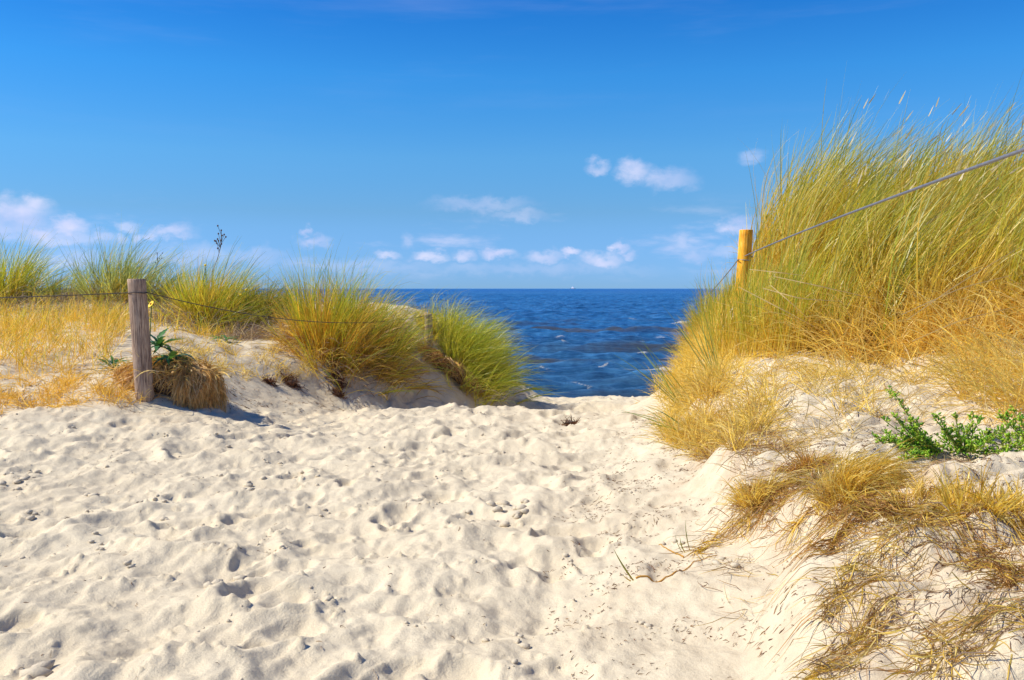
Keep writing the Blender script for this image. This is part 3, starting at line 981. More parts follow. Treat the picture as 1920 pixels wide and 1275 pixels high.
mass = [patch('', '', fore, 1500, (.5, 1.05), .2, .14, None, .25, .35, GOLD, MIX, None, 203, world=True, width=.006, K=8, clump=.6, p=.8),
        patch('', '', mass_poly, 400, (.95, 1.55), .18, .13, lambda r, m: r.normal(0.1, 1.2, m), .85, .28, GOLD, MIX2, None, 200, world=True, width=.0085, K=9, clump=.7, p=1.6, bundle=12, lscale=LS),
        patch('', '', mass_poly, 150, (1.15, 1.85), .16, .10, lambda r, m: r.normal(0.1, .8, m), .9, .14, np.concatenate([GREEN, GOLD]), TIP, None, 201, world=True, width=.0065, K=9, clump=.8, p=1.1, bundle=7, lscale=LS),
        patch('', '', mass_poly, 200, (.5, .9), .4, .3, None, .2, .7, np.concatenate([BROWN, GOLD]), GOLD, None, 202, world=True, width=.0065, K=7, clump=.4)]
rs = np.random.RandomState(290)
ns = 130
sx = rs.uniform(2.6, 7.5, ns)
sy = rs.uniform(7.6, 10.2, ns)
b0 = np.c_[sx, sy, G(sx, sy)]
st = blade_paths(rs, b0, rs.uniform(1.25, 1.75, ns) * LS(sx, sy), np.abs(rs.normal(.15, .1, ns)), rs.normal(.1, .8, ns), rs.uniform(.3, .8, ns), (1, .05), .1, 10)
mass.append(ribbons(up(st), np.full(ns, .006), grade(pick(rs, GREEN, ns), pick(rs, STRAW, ns), 10), rs))
dv = st[:, -1] - st[:, -2]
dv /= np.linalg.norm(dv, axis=1, keepdims=True)
sp = st[:, -1][:, None, :] + dv[:, None, :] * (np.linspace(-.03, 1, 5)[None, :, None] * rs.uniform(.12, .2, ns)[:, None, None] * .9)
EAR = np.array([(.80, .66, .36), (.72, .60, .36), (.84, .74, .50)])
mass.append(ribbons(up(sp), rs.uniform(.012, .018, ns), grade(pick(rs, EAR, ns), pick(rs, EAR, ns), 5), rs, taper=.2))
stuff('marram_grass', 'tall dense green and gold marram grass bending right on the right dune', mass, M_GRASS)

# blond bent straw in front of it
fr = [(2.3, 8.2), (2.6, 7.3), (3.2, 6.9), (4.2, 6.4), (5.2, 5.7), (8, 5.6), (8, 7.2), (4.4, 7.6), (3.0, 8.1)]
straw = [patch('', '', fr, 560, (.4, 1.0), .75, .35, lambda r, m: r.normal(math.radians(200), 1.1, m), -.35, .85, STRAW, STRAW * 1.05, None, 210, world=True, width=.008, K=8, clump=.6),
         patch('', '', fr, 260, (.4, .8), .35, .25, lambda r, m: r.normal(0, 1.1, m), .4, .5, STRAW, STRAW, None, 211, world=True, width=.005, K=8, clump=.8),
         patch('', '', [(1340, 720), (1450, 690), (1700, 700), (1920, 700), (1920, 745), (1700, 735), (1560, 745), (1400, 740)], 480, (.15, .4), .9, .35, None, -.2, .8, STRAW, STRAW, None, 212, width=.004, K=6, clump=.9),
         patch('', '', [(1800, 700), (1960, 690), (2050, 800), (1880, 790), (1800, 745)], 900, (.3, .6), .8, .3, lambda r, m: r.normal(math.radians(215), .6, m), -.2, 1.1, STRAW, STRAW, None, 213, width=.005, K=8, clump=.5)]
stuff('bent_straw', 'blond bent straw lying over at the foot of the tall right-hand grass', straw, M_GRASS)

# nose of the right dune: matted gold grass and stems
nose = [patch('', '', [(1245, 770), (1270, 735), (1330, 720), (1450, 745), (1470, 800), (1430, 850), (1300, 860), (1240, 830)], 650, (.12, .38), .7, .4, None, -.1, .8, GOLD, STRAW, None, 227, width=.0042, K=6, clump=.7),
        patch('', '', [(1228, 747), (1262, 700), (1290, 640), (1322, 600), (1380, 630), (1330, 740)], 850, (.12, .4), .6, .35, None, -.1, .6, STRAW, GOLD, None, 226, width=.005, K=6, clump=.5),
        patch('', '', [(1255, 745), (1300, 640), (1400, 640), (1400, 720), (1330, 760)], 520, (.12, .38), .7, .35, None, 0, .7, STRAW, GOLD, None, 220, width=.005, K=6, clump=.6),
        patch('', '', [(1250, 790), (1290, 735), (1350, 730), (1420, 760), (1440, 830), (1380, 860), (1300, 850), (1245, 830)], 1900, (.10, .32), .8, .4, None, 0, .8, np.concatenate([GOLD, BROWN]), STRAW, None, 221, width=.0038, K=6, clump=.7),
        patch('', '', [(1290, 820), (1420, 790), (1500, 850), (1450, 900), (1370, 900), (1300, 860)], 1500, (.08, .22), .95, .4, None, 0, .8, np.concatenate([BROWN, GREY]), np.concatenate([BROWN, GOLD]), None, 222, width=.003, K=6, clump=.8, wob=.16)]
stuff('matted_grass', 'matted golden dry grass on the left nose of the right dune', nose, M_DRY)

thin = [patch('', '', [(1420, 730), (1920, 720), (1920, 800), (1690, 790), (1560, 840), (1440, 830)], 480, (.08, .3), .95, .3, None, .1, .6, STRAW, GREY, None, 223, width=.003, K=6, clump=1.0, wob=.1),
        patch('', '', [(1490, 730), (1620, 725), (1660, 800), (1560, 800)], 230, (.2, .45), .7, .3, None, .2, .6, STRAW, STRAW, None, 224, width=.004, K=6, clump=1.0),
        patch('', '', [(1300, 980), (1450, 900), (1640, 800), (1920, 860), (1920, 1275), (1500, 1275), (1350, 1100)], 330, (.05, .25), 1.25, .3, None, .1, .4, GREY, np.concatenate([STRAW, BROWN]), None, 225, width=.0022, K=6, clump=1.0, wob=.2, flat=.03)]
stuff('thin_straw', 'thin scattered straw lying on the bare sand of the right dune', thin, M_DRY, 'straw')


# brown root thatch strips down the right foreground
def strip(pts, wid, dens, seed, pal=None, Lr=(.05, .2), along=None, width=.0028, lift=0.03):
    """debris along a line of photo points on the ground"""
    rs = np.random.RandomState(seed)
    pal = np.concatenate([BROWN, GOLD * .8, STRAW * .85, GREY]) if pal is None else pal
    P_ = np.array([hit(*q) for q in pts])
    seg = np.linalg.norm(np.diff(P_[:, :2], axis=0), axis=1)
    tot = seg.sum()
    m = int(dens * tot * wid)
    s = rs.uniform(0, tot, m)
    cs = np.r_[0, np.cumsum(seg)]
    x = np.interp(s, cs, P_[:, 0])
    y = np.interp(s, cs, P_[:, 1])
    k = np.clip(np.searchsorted(cs, s) - 1, 0, len(seg) - 1)
    d = (P_[1:, :2] - P_[:-1, :2])[k]
    ang = np.arctan2(d[:, 1], d[:, 0])
    off = rs.normal(0, wid * .38, m) * (0.6 + .5 * np.sin(s * 9 + seed))
    x = x - np.sin(ang) * off
    y = y + np.cos(ang) * off
    base = np.c_[x, y, G(x, y) + lift * rs.rand(m) * np.exp(-(off / wid * 2) ** 2)]
    az_ = ang + rs.normal(0, .75, m) + np.pi * (rs.rand(m) > .5)
    ln = Lr[0] + (Lr[1] - Lr[0]) * rs.rand(m) ** 1.5
    Pp = blade_paths(rs, base, ln, np.abs(rs.normal(1.2, .3, m)), az_, 0, (1, 0), rs.uniform(0, 1, m), 6, wob=.22, flat=.05)
    return ribbons(up(Pp), width * rs.uniform(.6, 1.5, m), grade(pick(rs, pal, m), pick(rs, pal, m), 6), rs)


BR = np.concatenate([BROWN, BROWN, BROWN, GOLD * .8])
RG = 'brown root thatch strips on the right slope'
strip_specs = [
    ('brown thatch patch under the small golden tuft left of the round tuft', [(1405, 925), (1450, 945), (1480, 930)], .22, 9000, BR),
    ('long thin root runner trailing from the thatch down to the trampled sand', [(1440, 935), (1400, 975), (1350, 1005), (1300, 1035)], .05, 7000, np.concatenate([BROWN, GOLD])),
    ('brown thatch strip left of the round golden tuft', [(1500, 880), (1520, 900), (1530, 930)], .25, 7000, None),
    ('brown thatch below the round golden tuft', [(1570, 950), (1640, 970), (1720, 975)], .22, 8500, BR),
    ('dark thatch tongue pointing down-left below the round tuft', [(1620, 975), (1570, 1010), (1545, 1030)], .12, 9000, BR),
    ('narrow reddish thatch tongue left of the dark one', [(1530, 960), (1500, 985), (1475, 1005)], .07, 7000, np.concatenate([BROWN, GOLD])),
    ('wide straw and root strip running down-left through the lower right', [(1760, 980), (1700, 1020), (1640, 1070), (1580, 1120), (1540, 1155)], .16, 6000, None),
    ('straw strip at the bottom edge right of the centre', [(1660, 1130), (1600, 1190), (1560, 1240), (1530, 1275)], .11, 8000, None),
    ('root tangle in the lower right corner', [(1920, 1160), (1840, 1180), (1790, 1215), (1740, 1275)], .17, 6500, None),
    ('root tangle at the right edge below the yellow stems', [(1810, 1020), (1860, 1050), (1900, 1110)], .17, 6500, BR),
    ('straw and roots spread across the right edge beside the yellow stems', [(1730, 990), (1800, 1000), (1900, 990)], .2, 6500, None)]
for i, (lab, pts, wd, dn, pal) in enumerate(strip_specs):
    v, q, cc = strip(pts, wd, dn, 300 + i, pal)
    o = mesh_obj('root_thatch', v, q, M_DRY, color=cc)
    tag(o, lab, 'dead thatch', RG, 'stuff')

# small dry tufts on the right slope
GD = 'dry golden tufts on the right slope'
tussock('dry_tuft', 'round golden hair-like tuft combed to the right on the lower right slope', hit(1600, 930), .09, .09, 1300, (.14, .34), .6, 1.5, 1.1, GOLD, STRAW * .85, .5, 320, width=.003, thatch=200, thatch_pal=BROWN, group=GD, cat='dry tuft')
tussock('dry_tuft', 'small golden tuft at the head of the brown thatch patch', hit(1415, 935), .06, .07, 420, (.10, .24), .9, .1, .8, GOLD, STRAW, .3, 321, width=.003, group=GD, cat='dry tuft', thatch=100, thatch_pal=BROWN)
tussock('dry_tuft', 'curly brown tuft above and left of the round golden tuft', hit(1520, 885), .08, .08, 500, (.10, .25), .9, .1, 1.2, GOLD, BROWN * 1.5, .3, 322, width=.003, group=GD, cat='dry tuft', thatch=100, thatch_pal=BROWN)
tussock('dry_tuft', 'loose yellow tuft of stiff stems below the green plant', hit(1815, 985), .13, .10, 260, (.10, .26), .75, .1, .4, GOLD, GOLD, .6, 323, width=.004, group=GD, cat='dry tuft', thatch=200, thatch_pal=STRAW)
tussock('dry_tuft', 'yellow tuft cut by the right edge below the green plant', hit(1905, 975), .13, .10, 240, (.10, .26), .75, 0, .4, GOLD, STRAW, .6, 324, width=.004, group=GD, cat='dry tuft', thatch=150, thatch_pal=STRAW)
tussock('dry_tuft', 'trailing straw tuft between the round tuft and the yellow stems', hit(1720, 962), .12, .08, 240, (.10, .24), 1.0, .5, .8, GOLD, STRAW, .4, 325, width=.0028, group=GD, cat='dry tuft', thatch=120, thatch_pal=BROWN)
tussock('dry_tuft', 'golden tuft hanging on the sand edge under the bent blades', hit(1300, 822), .12, .14, 500, (.10, .26), .9, -.1, .8, GOLD, STRAW, .4, 326, width=.0035, group=GD, cat='dry tuft', thatch=200, thatch_pal=STRAW)

# few long green blades reaching left over the path
def fan(name, label, c0, n, Lr, az_deg, tilt0, droop, seed, pal=GREEN, width=.009, base_pal=GOLD, cat='grass tuft', group=None, spread=.14, rad=.03):
    rs = np.random.RandomState(seed)
    root = empty(name, (c0[0], c0[1], c0[2] + EYE))
    tag(root, label, cat, group)
    for k in range(n):
        base = np.array([[c0[0] + rs.normal(0, rad), c0[1] + rs.normal(0, rad), c0[2] - .01]])
        tl = np.array([abs(rs.normal(tilt0, .16))])
        P_ = blade_paths(rs, base, np.array([rs.uniform(*Lr)]), tl, np.array([math.radians(rs.normal(az_deg, 18))]), 0, (1, 0), droop * rs.uniform(.5, 1.5), 12, wob=.03)
        v, q, cc = ribbons(up(P_), np.array([width * rs.uniform(.7, 1.2)]), grade(pick(rs, base_pal, 1), pick(rs, pal, 1), 12, .4), rs)
        mesh_obj('blade', v, q, M_GRASS, root, color=cc)
    return root


GF = 'loose green blade tufts reaching over the path'
BG = np.array([(0.16, 0.27, 0.05), (0.24, 0.34, 0.07), (0.12, 0.22, 0.06)])
fan('blade_tuft', 'long green blades fanning left over the sea from the dune nose', hit(1288, 768), 16, (.45, .85), 158, .72, .25, 401, BG, group=GF)
fan('blade_tuft', 'upright green blades standing at the dune nose above the sand edge', hit(1345, 715), 12, (.5, .95), 150, .42, .1, 402, BG, group=GF)
fan('blade_tuft', 'low green blades arching left across the pale sand', hit(1300, 815), 7, (.35, .6), 172, 1.15, .35, 403, BG, group=GF)
fan('blade_tuft', 'thin dark blades above the green plant', hit(1635, 700), 4, (.3, .6), 80, .15, .1, 404, BG * .7, width=.004, group=GF)

# loose bent straws crossing the tall grass, each one to be seen
def path_blade(name, label, pts3, width, colr, seed, group=None, cat='straw', mat=None):
    rs = np.random.RandomState(seed)
    p = np.array(pts3, float)
    t0 = np.linspace(0, 1, len(p))
    tt = np.linspace(0, 1, 14)
    q = np.stack([np.interp(tt, t0, p[:, i]) for i in range(3)], 1)
    for _ in range(2):
        q[1:-1] = .25 * q[:-2] + .5 * q[1:-1] + .25 * q[2:]
    v, qq, cc = ribbons(up(q)[None], np.array([width]), np.tile(np.array(colr), (1, 14, 1)), rs, taper=.4, twist=np.array([math.pi / 2]))
    o = mesh_obj(name, v, qq, mat or M_DRY, color=cc)
    tag(o, label, cat, group)
    return o


SG = 'single pale straws crossing the tall grass'
SL = ['short pale straw just right of the orange post, topmost of the crossing straws', 'long pale straw slanting down to the right from the orange post',
      'pale straw sloping gently right below the steel cable', 'nearly level pale straw beside the orange post', 'long pale straw rising steeply towards the right edge',
      'pale straw rising gently to the right edge under the steep one', 'steeply slanting short pale straw near the orange post', 'lowest pale straw rising to the right edge']
for i, (a, m_, b, dy) in enumerate([((1405, 505), (1470, 512), (1508, 517), 7.6), ((1385, 538), (1470, 582), (1560, 630), 7.5), ((1450, 518), (1530, 535), (1640, 560), 7.4),
                                    ((1430, 540), (1500, 560), (1580, 565), 7.4), ((1700, 600), (1800, 530), (1915, 462), 6.6), ((1690, 590), (1800, 540), (1900, 515), 6.7),
                                    ((1445, 535), (1480, 565), (1515, 597), 7.45), ((1710, 640), (1800, 600), (1905, 575), 6.6)]):
    path_blade('straw', SL[i], [at(*a, dy), at(*m_, dy - .1), at(*b, dy)], .008, (.78, .60, .28), i, SG)

# ------------------------------------------------------------------ low dry grass on the left dune
LOWG = GOLD * np.array([1.0, .90, .80])
lp = [patch('', '', [(690, 600), (800, 598), (830, 640), (800, 665), (720, 640)], 420, (.12, .4), .5, .35, None, .3, .5, LOWG, GREEN, None, 235, width=.0055, K=6, clump=.7),
      patch('', '', [(-260, 700), (-260, 600), (240, 600), (235, 650), (180, 700)], 620, (.14, .46), .45, .35, None, .25, .5, LOWG, np.concatenate([LOWG, LOWG, STRAW, GREEN]), None, 230, width=.0042, K=6, clump=.8),
      patch('', '', [(-260, 775), (-260, 715), (120, 700), (235, 715), (285, 755), (180, 768), (60, 772)], 1000, (.06, .26), .8, .4, None, .2, .7, LOWG, STRAW * np.array([1, .88, .8]), None, 231, width=.0045, K=6, clump=.8),
      patch('', '', [(-260, 640), (-260, 580), (520, 590), (430, 640)], 260, (.12, .38), .5, .35, None, .25, .5, LOWG, np.concatenate([LOWG, GREEN]), None, 232, width=.0055, K=6, clump=1.0),
      patch('', '', [(150, 745), (200, 700), (300, 690), (420, 700), (420, 750), (300, 765), (200, 765)], 700, (.06, .24), .8, .4, None, .3, .6, np.concatenate([GOLD, BROWN]), STRAW, None, 234, width=.0045, K=6, clump=.9),
      patch('', '', [(330, 690), (300, 640), (480, 640), (620, 660), (600, 700), (420, 705)], 620, (.06, .22), .7, .35, None, .3, .5, GOLD, STRAW, None, 233, width=.0045, K=6, clump=1.0)]
stuff('low_grass', 'low golden dry grass covering the left dune around the grey post', lp, M_GRASS)
gt = [patch('', '', [(-260, 590), (-260, 560), (560, 568), (540, 640), (430, 640), (250, 600)], 380, (.12, .4), 1.1, .3, None, .2, .7, GREY, GREY, None, 240, width=.006, K=6, clump=1.0, wob=.12),
      patch('', '', [(390, 630), (430, 590), (540, 620), (520, 636), (460, 638)], 1300, (.1, .35), 1.0, .35, None, .5, .8, np.concatenate([GREY, BROWN]), GREY, None, 241, width=.005, K=6, clump=.7, wob=.12),
      patch('', '', [(590, 660), (620, 640), (800, 690), (780, 715), (640, 705)], 500, (.1, .3), .9, .35, None, .3, .8, np.concatenate([BROWN, GREY]), BROWN * 1.4, None, 242, width=.005, K=6, clump=.9, wob=.12)]
stuff('grey_thatch', 'grey and brown dead thatch lying under the left-hand tussocks', gt, M_DRY, 'dead thatch')

# ------------------------------------------------------------------ overhanging sod by the grey post
def ico(sub=2):
    import bmesh
    bm = bmesh.new()
    bmesh.ops.create_icosphere(bm, subdivisions=sub, radius=1)
    v = np.array([x.co[:] for x in bm.verts])
    f = np.array([[a.index for a in fc.verts] for fc in bm.faces])
    bm.free()
    return v, f


I1, I2, I3 = ico(1), ico(2), ico(3)


def drape(rs, c0, rad, n, Lr, phi, th0, off=.03):
    K = 9
    ph = phi(rs, n)
    t0 = th0(rs, n)
    ln = rs.uniform(*Lr, n)
    t = np.linspace(0, 1, K)[None, :]
    th = t0[:, None] + t * (ln / np.mean(rad))[:, None]
    thc = np.minimum(th, 1.75)
    hang = (th - thc) * np.mean(rad)
    ph = ph[:, None] + rs.normal(0, .12, (n, 1)) * t * 2
    lump = .10 * np.sin(ph * 5.3 + 1) * np.sin(thc * 4 + .5) + .07 * np.sin(ph * 11 + thc * 7)
    o = 1 + off * rs.rand(n, 1) * (0.5 + t * 2) + lump + .05 * rs.randn(n, 1)
    hang = hang * rs.uniform(.4, 1.2, (n, 1))
    jit = np.cumsum(rs.randn(n, K, 3) * .006, 1)
    return jit + np.stack([c0[0] + rad[0] * o * np.sin(thc) * np.cos(ph), c0[1] + rad[1] * o * np.sin(thc) * np.sin(ph), c0[2] + rad[2] * o * np.cos(thc) - hang], 2)


rs = np.random.RandomState(55)
S0 = at(312, 722, 7.95)
sod = empty('thatch_sod', up(S0))
tag(sod, 'brown thatched sod overhanging the sand beside the tall grey post', 'thatch')
v = I3[0] * np.array([.35, .25, .17])
v *= (1 + .10 * np.sin(I3[0][:, :1] * 5 + 1) * np.sin(I3[0][:, 1:2] * 6) + .03 * rs.randn(len(v), 1))
v = v * np.where(v[:, 2:3] < 0, np.array([[.97, .97, 1.3]]), 1.0) + np.array([0, .03, -.03])
mesh_obj('sod_core', v, I3[1], M_SOIL, sod, world_space=False)
THP = np.array([(0.84, 0.56, 0.24), (0.74, 0.45, 0.15), (0.90, 0.68, 0.38), (0.46, 0.24, 0.08)])
P_ = drape(rs, (0, 0, 0), (.40, .32, .215), 2300, (.06, .30), lambda r, m: r.uniform(-3.1, .9, m), lambda r, m: r.uniform(.0, .95, m))
v, q, cc = ribbons(P_, .009 * rs.uniform(.6, 1.3, 2300), grade(pick(rs, THP, 2300), pick(rs, THP, 2300), 9), rs)
o = mesh_obj('dead_thatch', v, q, M_DRY, sod, color=cc, world_space=False)
o['kind'] = 'stuff'
P_ = drape(rs, (.19, -.03, -.03), (.26, .26, .21), 1500, (.16, .44), lambda r, m: r.uniform(-1.5, .9, m), lambda r, m: r.uniform(.2, 1.3, m), .09)
v, q, cc = ribbons(P_, .008 * rs.uniform(.6, 1.3, 1500), grade(pick(rs, THP, 1500), pick(rs, THP * .85, 1500), 9), rs)
o = mesh_obj('hanging_straw', v, q, M_DRY, sod, color=cc, world_space=False)
o['kind'] = 'stuff'

b0 = np.array([0, 0, .12]) + rs.normal(0, 1, (420, 3)) * np.array([.24, .14, .05])
P_ = blade_paths(rs, b0, rs.uniform(.12, .34, 420), rs.uniform(.5, 1.5, 420), rs.uniform(-3.3, .8, 420), .2, (1, 0), rs.uniform(.5, 2, 420), 8, wob=.12, clamp=False)
v, q, cc = ribbons(P_, .007 * rs.uniform(.6, 1.3, 420), grade(pick(rs, THP, 420), pick(rs, STRAW, 420), 8), rs)
o = mesh_obj('loose_straw', v, q, M_DRY, sod, color=cc, world_space=False)
o['kind'] = 'stuff'

# root ledge below the short post
S1 = hit(838, 690)
ledge = empty('root_ledge', up(S1))
tag(ledge, 'torn brown root ledge sticking out of the sand between the two big tussocks', 'thatch')
tilt = np.array([[1, 0, -.55], [0, 1, 0], [.0, 0, 1]])
v = I3[0] * np.array([.42, .20, .13])
v *= 1 + .16 * np.sin(I3[0][:, :1] * 7) * np.sin(I3[0][:, 1:2] * 5 + 2) + .05 * rs.randn(len(v), 1)
v = v @ np.array([[1, 0, -.6], [0, 1, 0], [0, 0, 1]])
mesh_obj('sod_core', v, I3[1], M_SOIL, ledge, world_space=False)
P_ = drape(rs, (0, 0, 0), (.44, .24, .16), 900, (.08, .3), lambda r, m: r.uniform(-2.8, .3, m), lambda r, m: r.uniform(.2, 1.4, m))
P_ = P_ @ np.array([[1, 0, -.6], [0, 1, 0], [0, 0, 1]])
BB = np.concatenate([BROWN, THP])
v, q, cc = ribbons(P_, .009 * rs.uniform(.6, 1.3, 900), grade(pick(rs, BB, 900), pick(rs, BB, 900), 9), rs)
o = mesh_obj('hanging_roots', v, q, M_DRY, ledge, color=cc, world_space=False)
o['kind'] = 'stuff'
v, q, cc = strip([(850, 680), (868, 700), (890, 716)], .10, 3500, 340, np.array([(.62, .25, .05), (.5, .2, .05)]), (.1, .35), width=.009)
o = mesh_obj('creeping_roots', v, q, M_DRY, color=cc)
tag(o, 'orange-red creeping roots in front of the bright green tussock', 'roots', kind='stuff')


# ------------------------------------------------------------------ dark clumps of old seaweed on the path edge
def weed(label, px, py, rx, rz, n, seed):
    rs = np.random.RandomState(seed)
    c0 = hit(px, py)
    root = empty('seaweed_clump', up(c0))
    tag(root, label, 'seaweed', 'dark seaweed clumps on the sand slope')
    v = I2[0] * np.array([rx * .5, rx * .45, rz * .6]) * (1 + .2 * rs.randn(len(I2[0]), 1) * .6)
    v[:, 2] += rz * .3
    mesh_obj('clump_core', v, I2[1], M_SOIL, root, world_space=False)
    D = np.array([(.16, .07, .04), (.09, .045, .03), (.24, .11, .06)])
    b0 = np.stack([rs.randn(n) * rx * .42, rs.randn(n) * rx * .3, np.zeros(n)], 1) + c0
    b0[:, 2] = G(b0[:, 0], b0[:, 1]) + rz * rs.rand(n) * np.exp(-((b0[:, 0] - c0[0]) / rx * 1.6) ** 2)
    P_ = blade_paths(rs, b0, rs.uniform(.03, .13, n), np.abs(rs.normal(1.0, .5, n)), rs.uniform(0, 6.28, n), 0, (1, 0), rs.uniform(0, 1, n), 9, wob=.35)
    vv, q, cc = ribbons(up(P_), .006 * rs.uniform(.6, 1.3, n), grade(pick(rs, D, n), pick(rs, D, n), 9), rs)
    o = mesh_obj('weed_strands', vv, q, M_DRY, root, color=cc)
    o['kind'] = 'stuff'


weed('flat dark brown seaweed clump, left one of the pair on the slope', 546, 720, .12, .05, 300, 61)
weed('taller dark brown seaweed clump, right one of the pair on the slope', 632, 722, .11, .10, 360, 62)
weed('small scrap of dark seaweed at the left of the pair', 505, 722, .07, .03, 140, 63)
weed('scrap of seaweed just below the taller clump', 634, 741, .08, .04, 160, 64)
weed('tiny seaweed scrap alone on the middle of the path', 1068, 793, .09, .025, 120, 65)


# ------------------------------------------------------------------ leafy plants
def leaf_mesh(name, Ln, Wd, arch, lobes, colr, seed):
    rs = np.random.RandomState(seed)
    n = 15
    t = np.linspace(0, 1, n)
    wprof = np.sin(np.pi * np.clip(t, 0.02, .98) ** .8) ** .7 * Wd * .5
    wprof *= 1 + lobes * .5 * np.sign(np.sin(t * 34))
    x = Ln * (np.sin(t * arch) / arch if arch > .01 else t)
    z = Ln * ((1 - np.cos(t * arch)) / arch if arch > .01 else 0 * t)
    V = []
    for s, dz in ((-1, .2), (0, 0), (1, .2)):
        V.append(np.stack([x, s * wprof, -z + dz * wprof + .0], 1))
    V = np.concatenate(V)
    i = np.arange(n - 1)
    Q = np.concatenate([np.stack([i, i + 1, i + 1 + n, i + n], 1), np.stack([i + n, i + n + 1, i + 1 + 2 * n, i + 2 * n], 1)])
    C_ = np.tile(np.array(colr), (len(V), 1))
    C_[n:2 * n] = np.array(colr) * 1.5
    o = mesh_obj(name, V, Q, M_LEAF, color=C_)
    me = o.data
    bpy.data.objects.remove(o)
    return me


LEAVES = [leaf_mesh('leaf', 1.0, .20, .9, .35, (.06, .16, .04), 1), leaf_mesh('leaf', 1.0, .17, 1.4, .3, (.05, .13, .045), 2), leaf_mesh('leaf', 1.0, .22, .5, .4, (.09, .21, .04), 3)]


def rosette(label, px, py, n, size, seed, depth=None, lift=0.02, squash=1.0, cat='leafy plant', group='green leaf rosettes on the left dune'):
    rs = np.random.RandomState(seed)
    c0 = hit(px, py) if depth is None else at(px, py, depth)
    root = empty('leafy_plant', up(c0) + np.array([0, 0, lift]))
    tag(root, label, cat, group)
    for k in range(n):
        o = bpy.data.objects.new('leaf', LEAVES[rs.randint(3)])
        col.objects.link(o)
        o.parent = root
        s = size * rs.uniform(.6, 1.15)
        o.scale = (s, s, s)
        o.rotation_euler = (rs.normal(0, .2), -rs.uniform(.1, 1.2) * squash, 2 * math.pi * (k / n) + rs.normal(0, .25))
        o.location = (rs.normal(0, .02), rs.normal(0, .02), 0)
    return root


rosette('large dark green leafy plant right behind the tall grey post', 300, 655, 22, .25, 71, depth=7.9, lift=.02)
rosette('drooping long-leaved green plant on top of the thatched sod', 318, 672, 14, .24, 77, depth=7.75, lift=.0, squash=.6)
rosette('green leafy plant in the dry grass left of the tall grey post', 212, 690, 13, .20, 72)
rosette('small green shoots at the foot of the tall grey post', 232, 722, 9, .11, 73)
rosette('green leaf rosette at the foot of the golden tussock', 372, 612, 12, .22, 74)
rosette('low bright green rosette on bare sand right of the grey post', 424, 640, 12, .2, 75, squash=.5)
rosette('green leaves under the white seed head', 536, 578, 16, .26, 76)
rosette('tiny green leaf tuft inside the orange-gold tussock foot', 632, 662, 7, .14, 78)
rosette('green leaves between the grey thatch and the tall grey post', 200, 556, 10, .22, 79)


def blob(c0, r, base=I1):
    return base[0] * np.asarray(r) + np.asarray(c0), base[1]


# yellow flower beside the post
fc = at(284, 570, 7.75)
fl = empty('yellow_flower', up(at(281, 640, 7.75)))
tag(fl, 'yellow daisy-like flower peeping out beside the tall grey post', 'flower')
v, q = tube(up(np.linspace(at(281, 645, 7.75), fc, 12)), .004, 6)
mesh_obj('stem', v, q, M_LEAF, fl, color=np.tile([(.10, .2, .04)], (len(v), 1)))
pm = None
for k in range(18):
    a = 2 * math.pi * k / 18
    e1 = np.array([.84, -.50, .22])
    e2 = np.array([.15, .55, .82])
    d = e1 * math.cos(a) + e2 * math.sin(a)
    s = -e1 * math.sin(a) + e2 * math.cos(a)
    cpt = up(fc) + np.array([0, -.012, 0])
    V = np.array([cpt + d * .008 - s * .004, cpt + d * .008 + s * .004, cpt + d * .028 + s * .006 + [0, -.004, 0], cpt + d * .028 - s * .006 + [0, -.004, 0], cpt + d * .036 + [0, .002, 0]])
    Qp = np.array([[0, 1, 2, 3], [3, 2, 4, 4]])
    me = bpy.data.meshes.new('petal')
    me.from_pydata([tuple(x - np.array(fl.location)) for x in V], [], [(0, 1, 2, 3), (3, 2, 4)])
    me.materials.append(M_PETAL)
    o = bpy.data.objects.new('petal', me)
    col.objects.link(o)
    o.parent = fl
v, q = blob(up(fc) + np.array([0, -.014, 0]), (.012, .006, .012), I2)
mesh_obj('flower_centre', v, q, M_DISC, fl)


def small_flower(px, py, Y, r, label, matp, ln=.22):
    c0 = at(px, py, Y)
    root = empty('small_flower', up(c0 - np.array([0, 0, ln])))
    tag(root, label, 'flower', 'small flowers on the left dune')
    v, q = tube(up(np.linspace(c0 - np.array([.01, 0, ln]), c0, 8)), .004, 6)
    mesh_obj('stem', v, q, M_LEAF, root, color=np.tile([(.12, .2, .05)], (len(v), 1)))
    v = I2[0] * np.array([r, r, r * .8]) * (1 + .12 * np.random.RandomState(int(px)).randn(len(I2[0]), 1)) + up(c0)
    mesh_obj('flower_head', v, I2[1], matp, root)


small_flower(534, 563, 12.6, .024, 'white round seed head above green leaves on the dune edge', M_PUFF)
small_flower(452, 553, 11.6, .022, 'small yellow flower at the lower right of the golden tussock', M_PETAL)
small_flower(462, 543, 11.7, .020, 'small yellow flower nearest the dark green tussock', M_PETAL)
small_flower(385, 497, 11.9, .018, 'small yellow flower high in the golden tussock', M_PETAL)


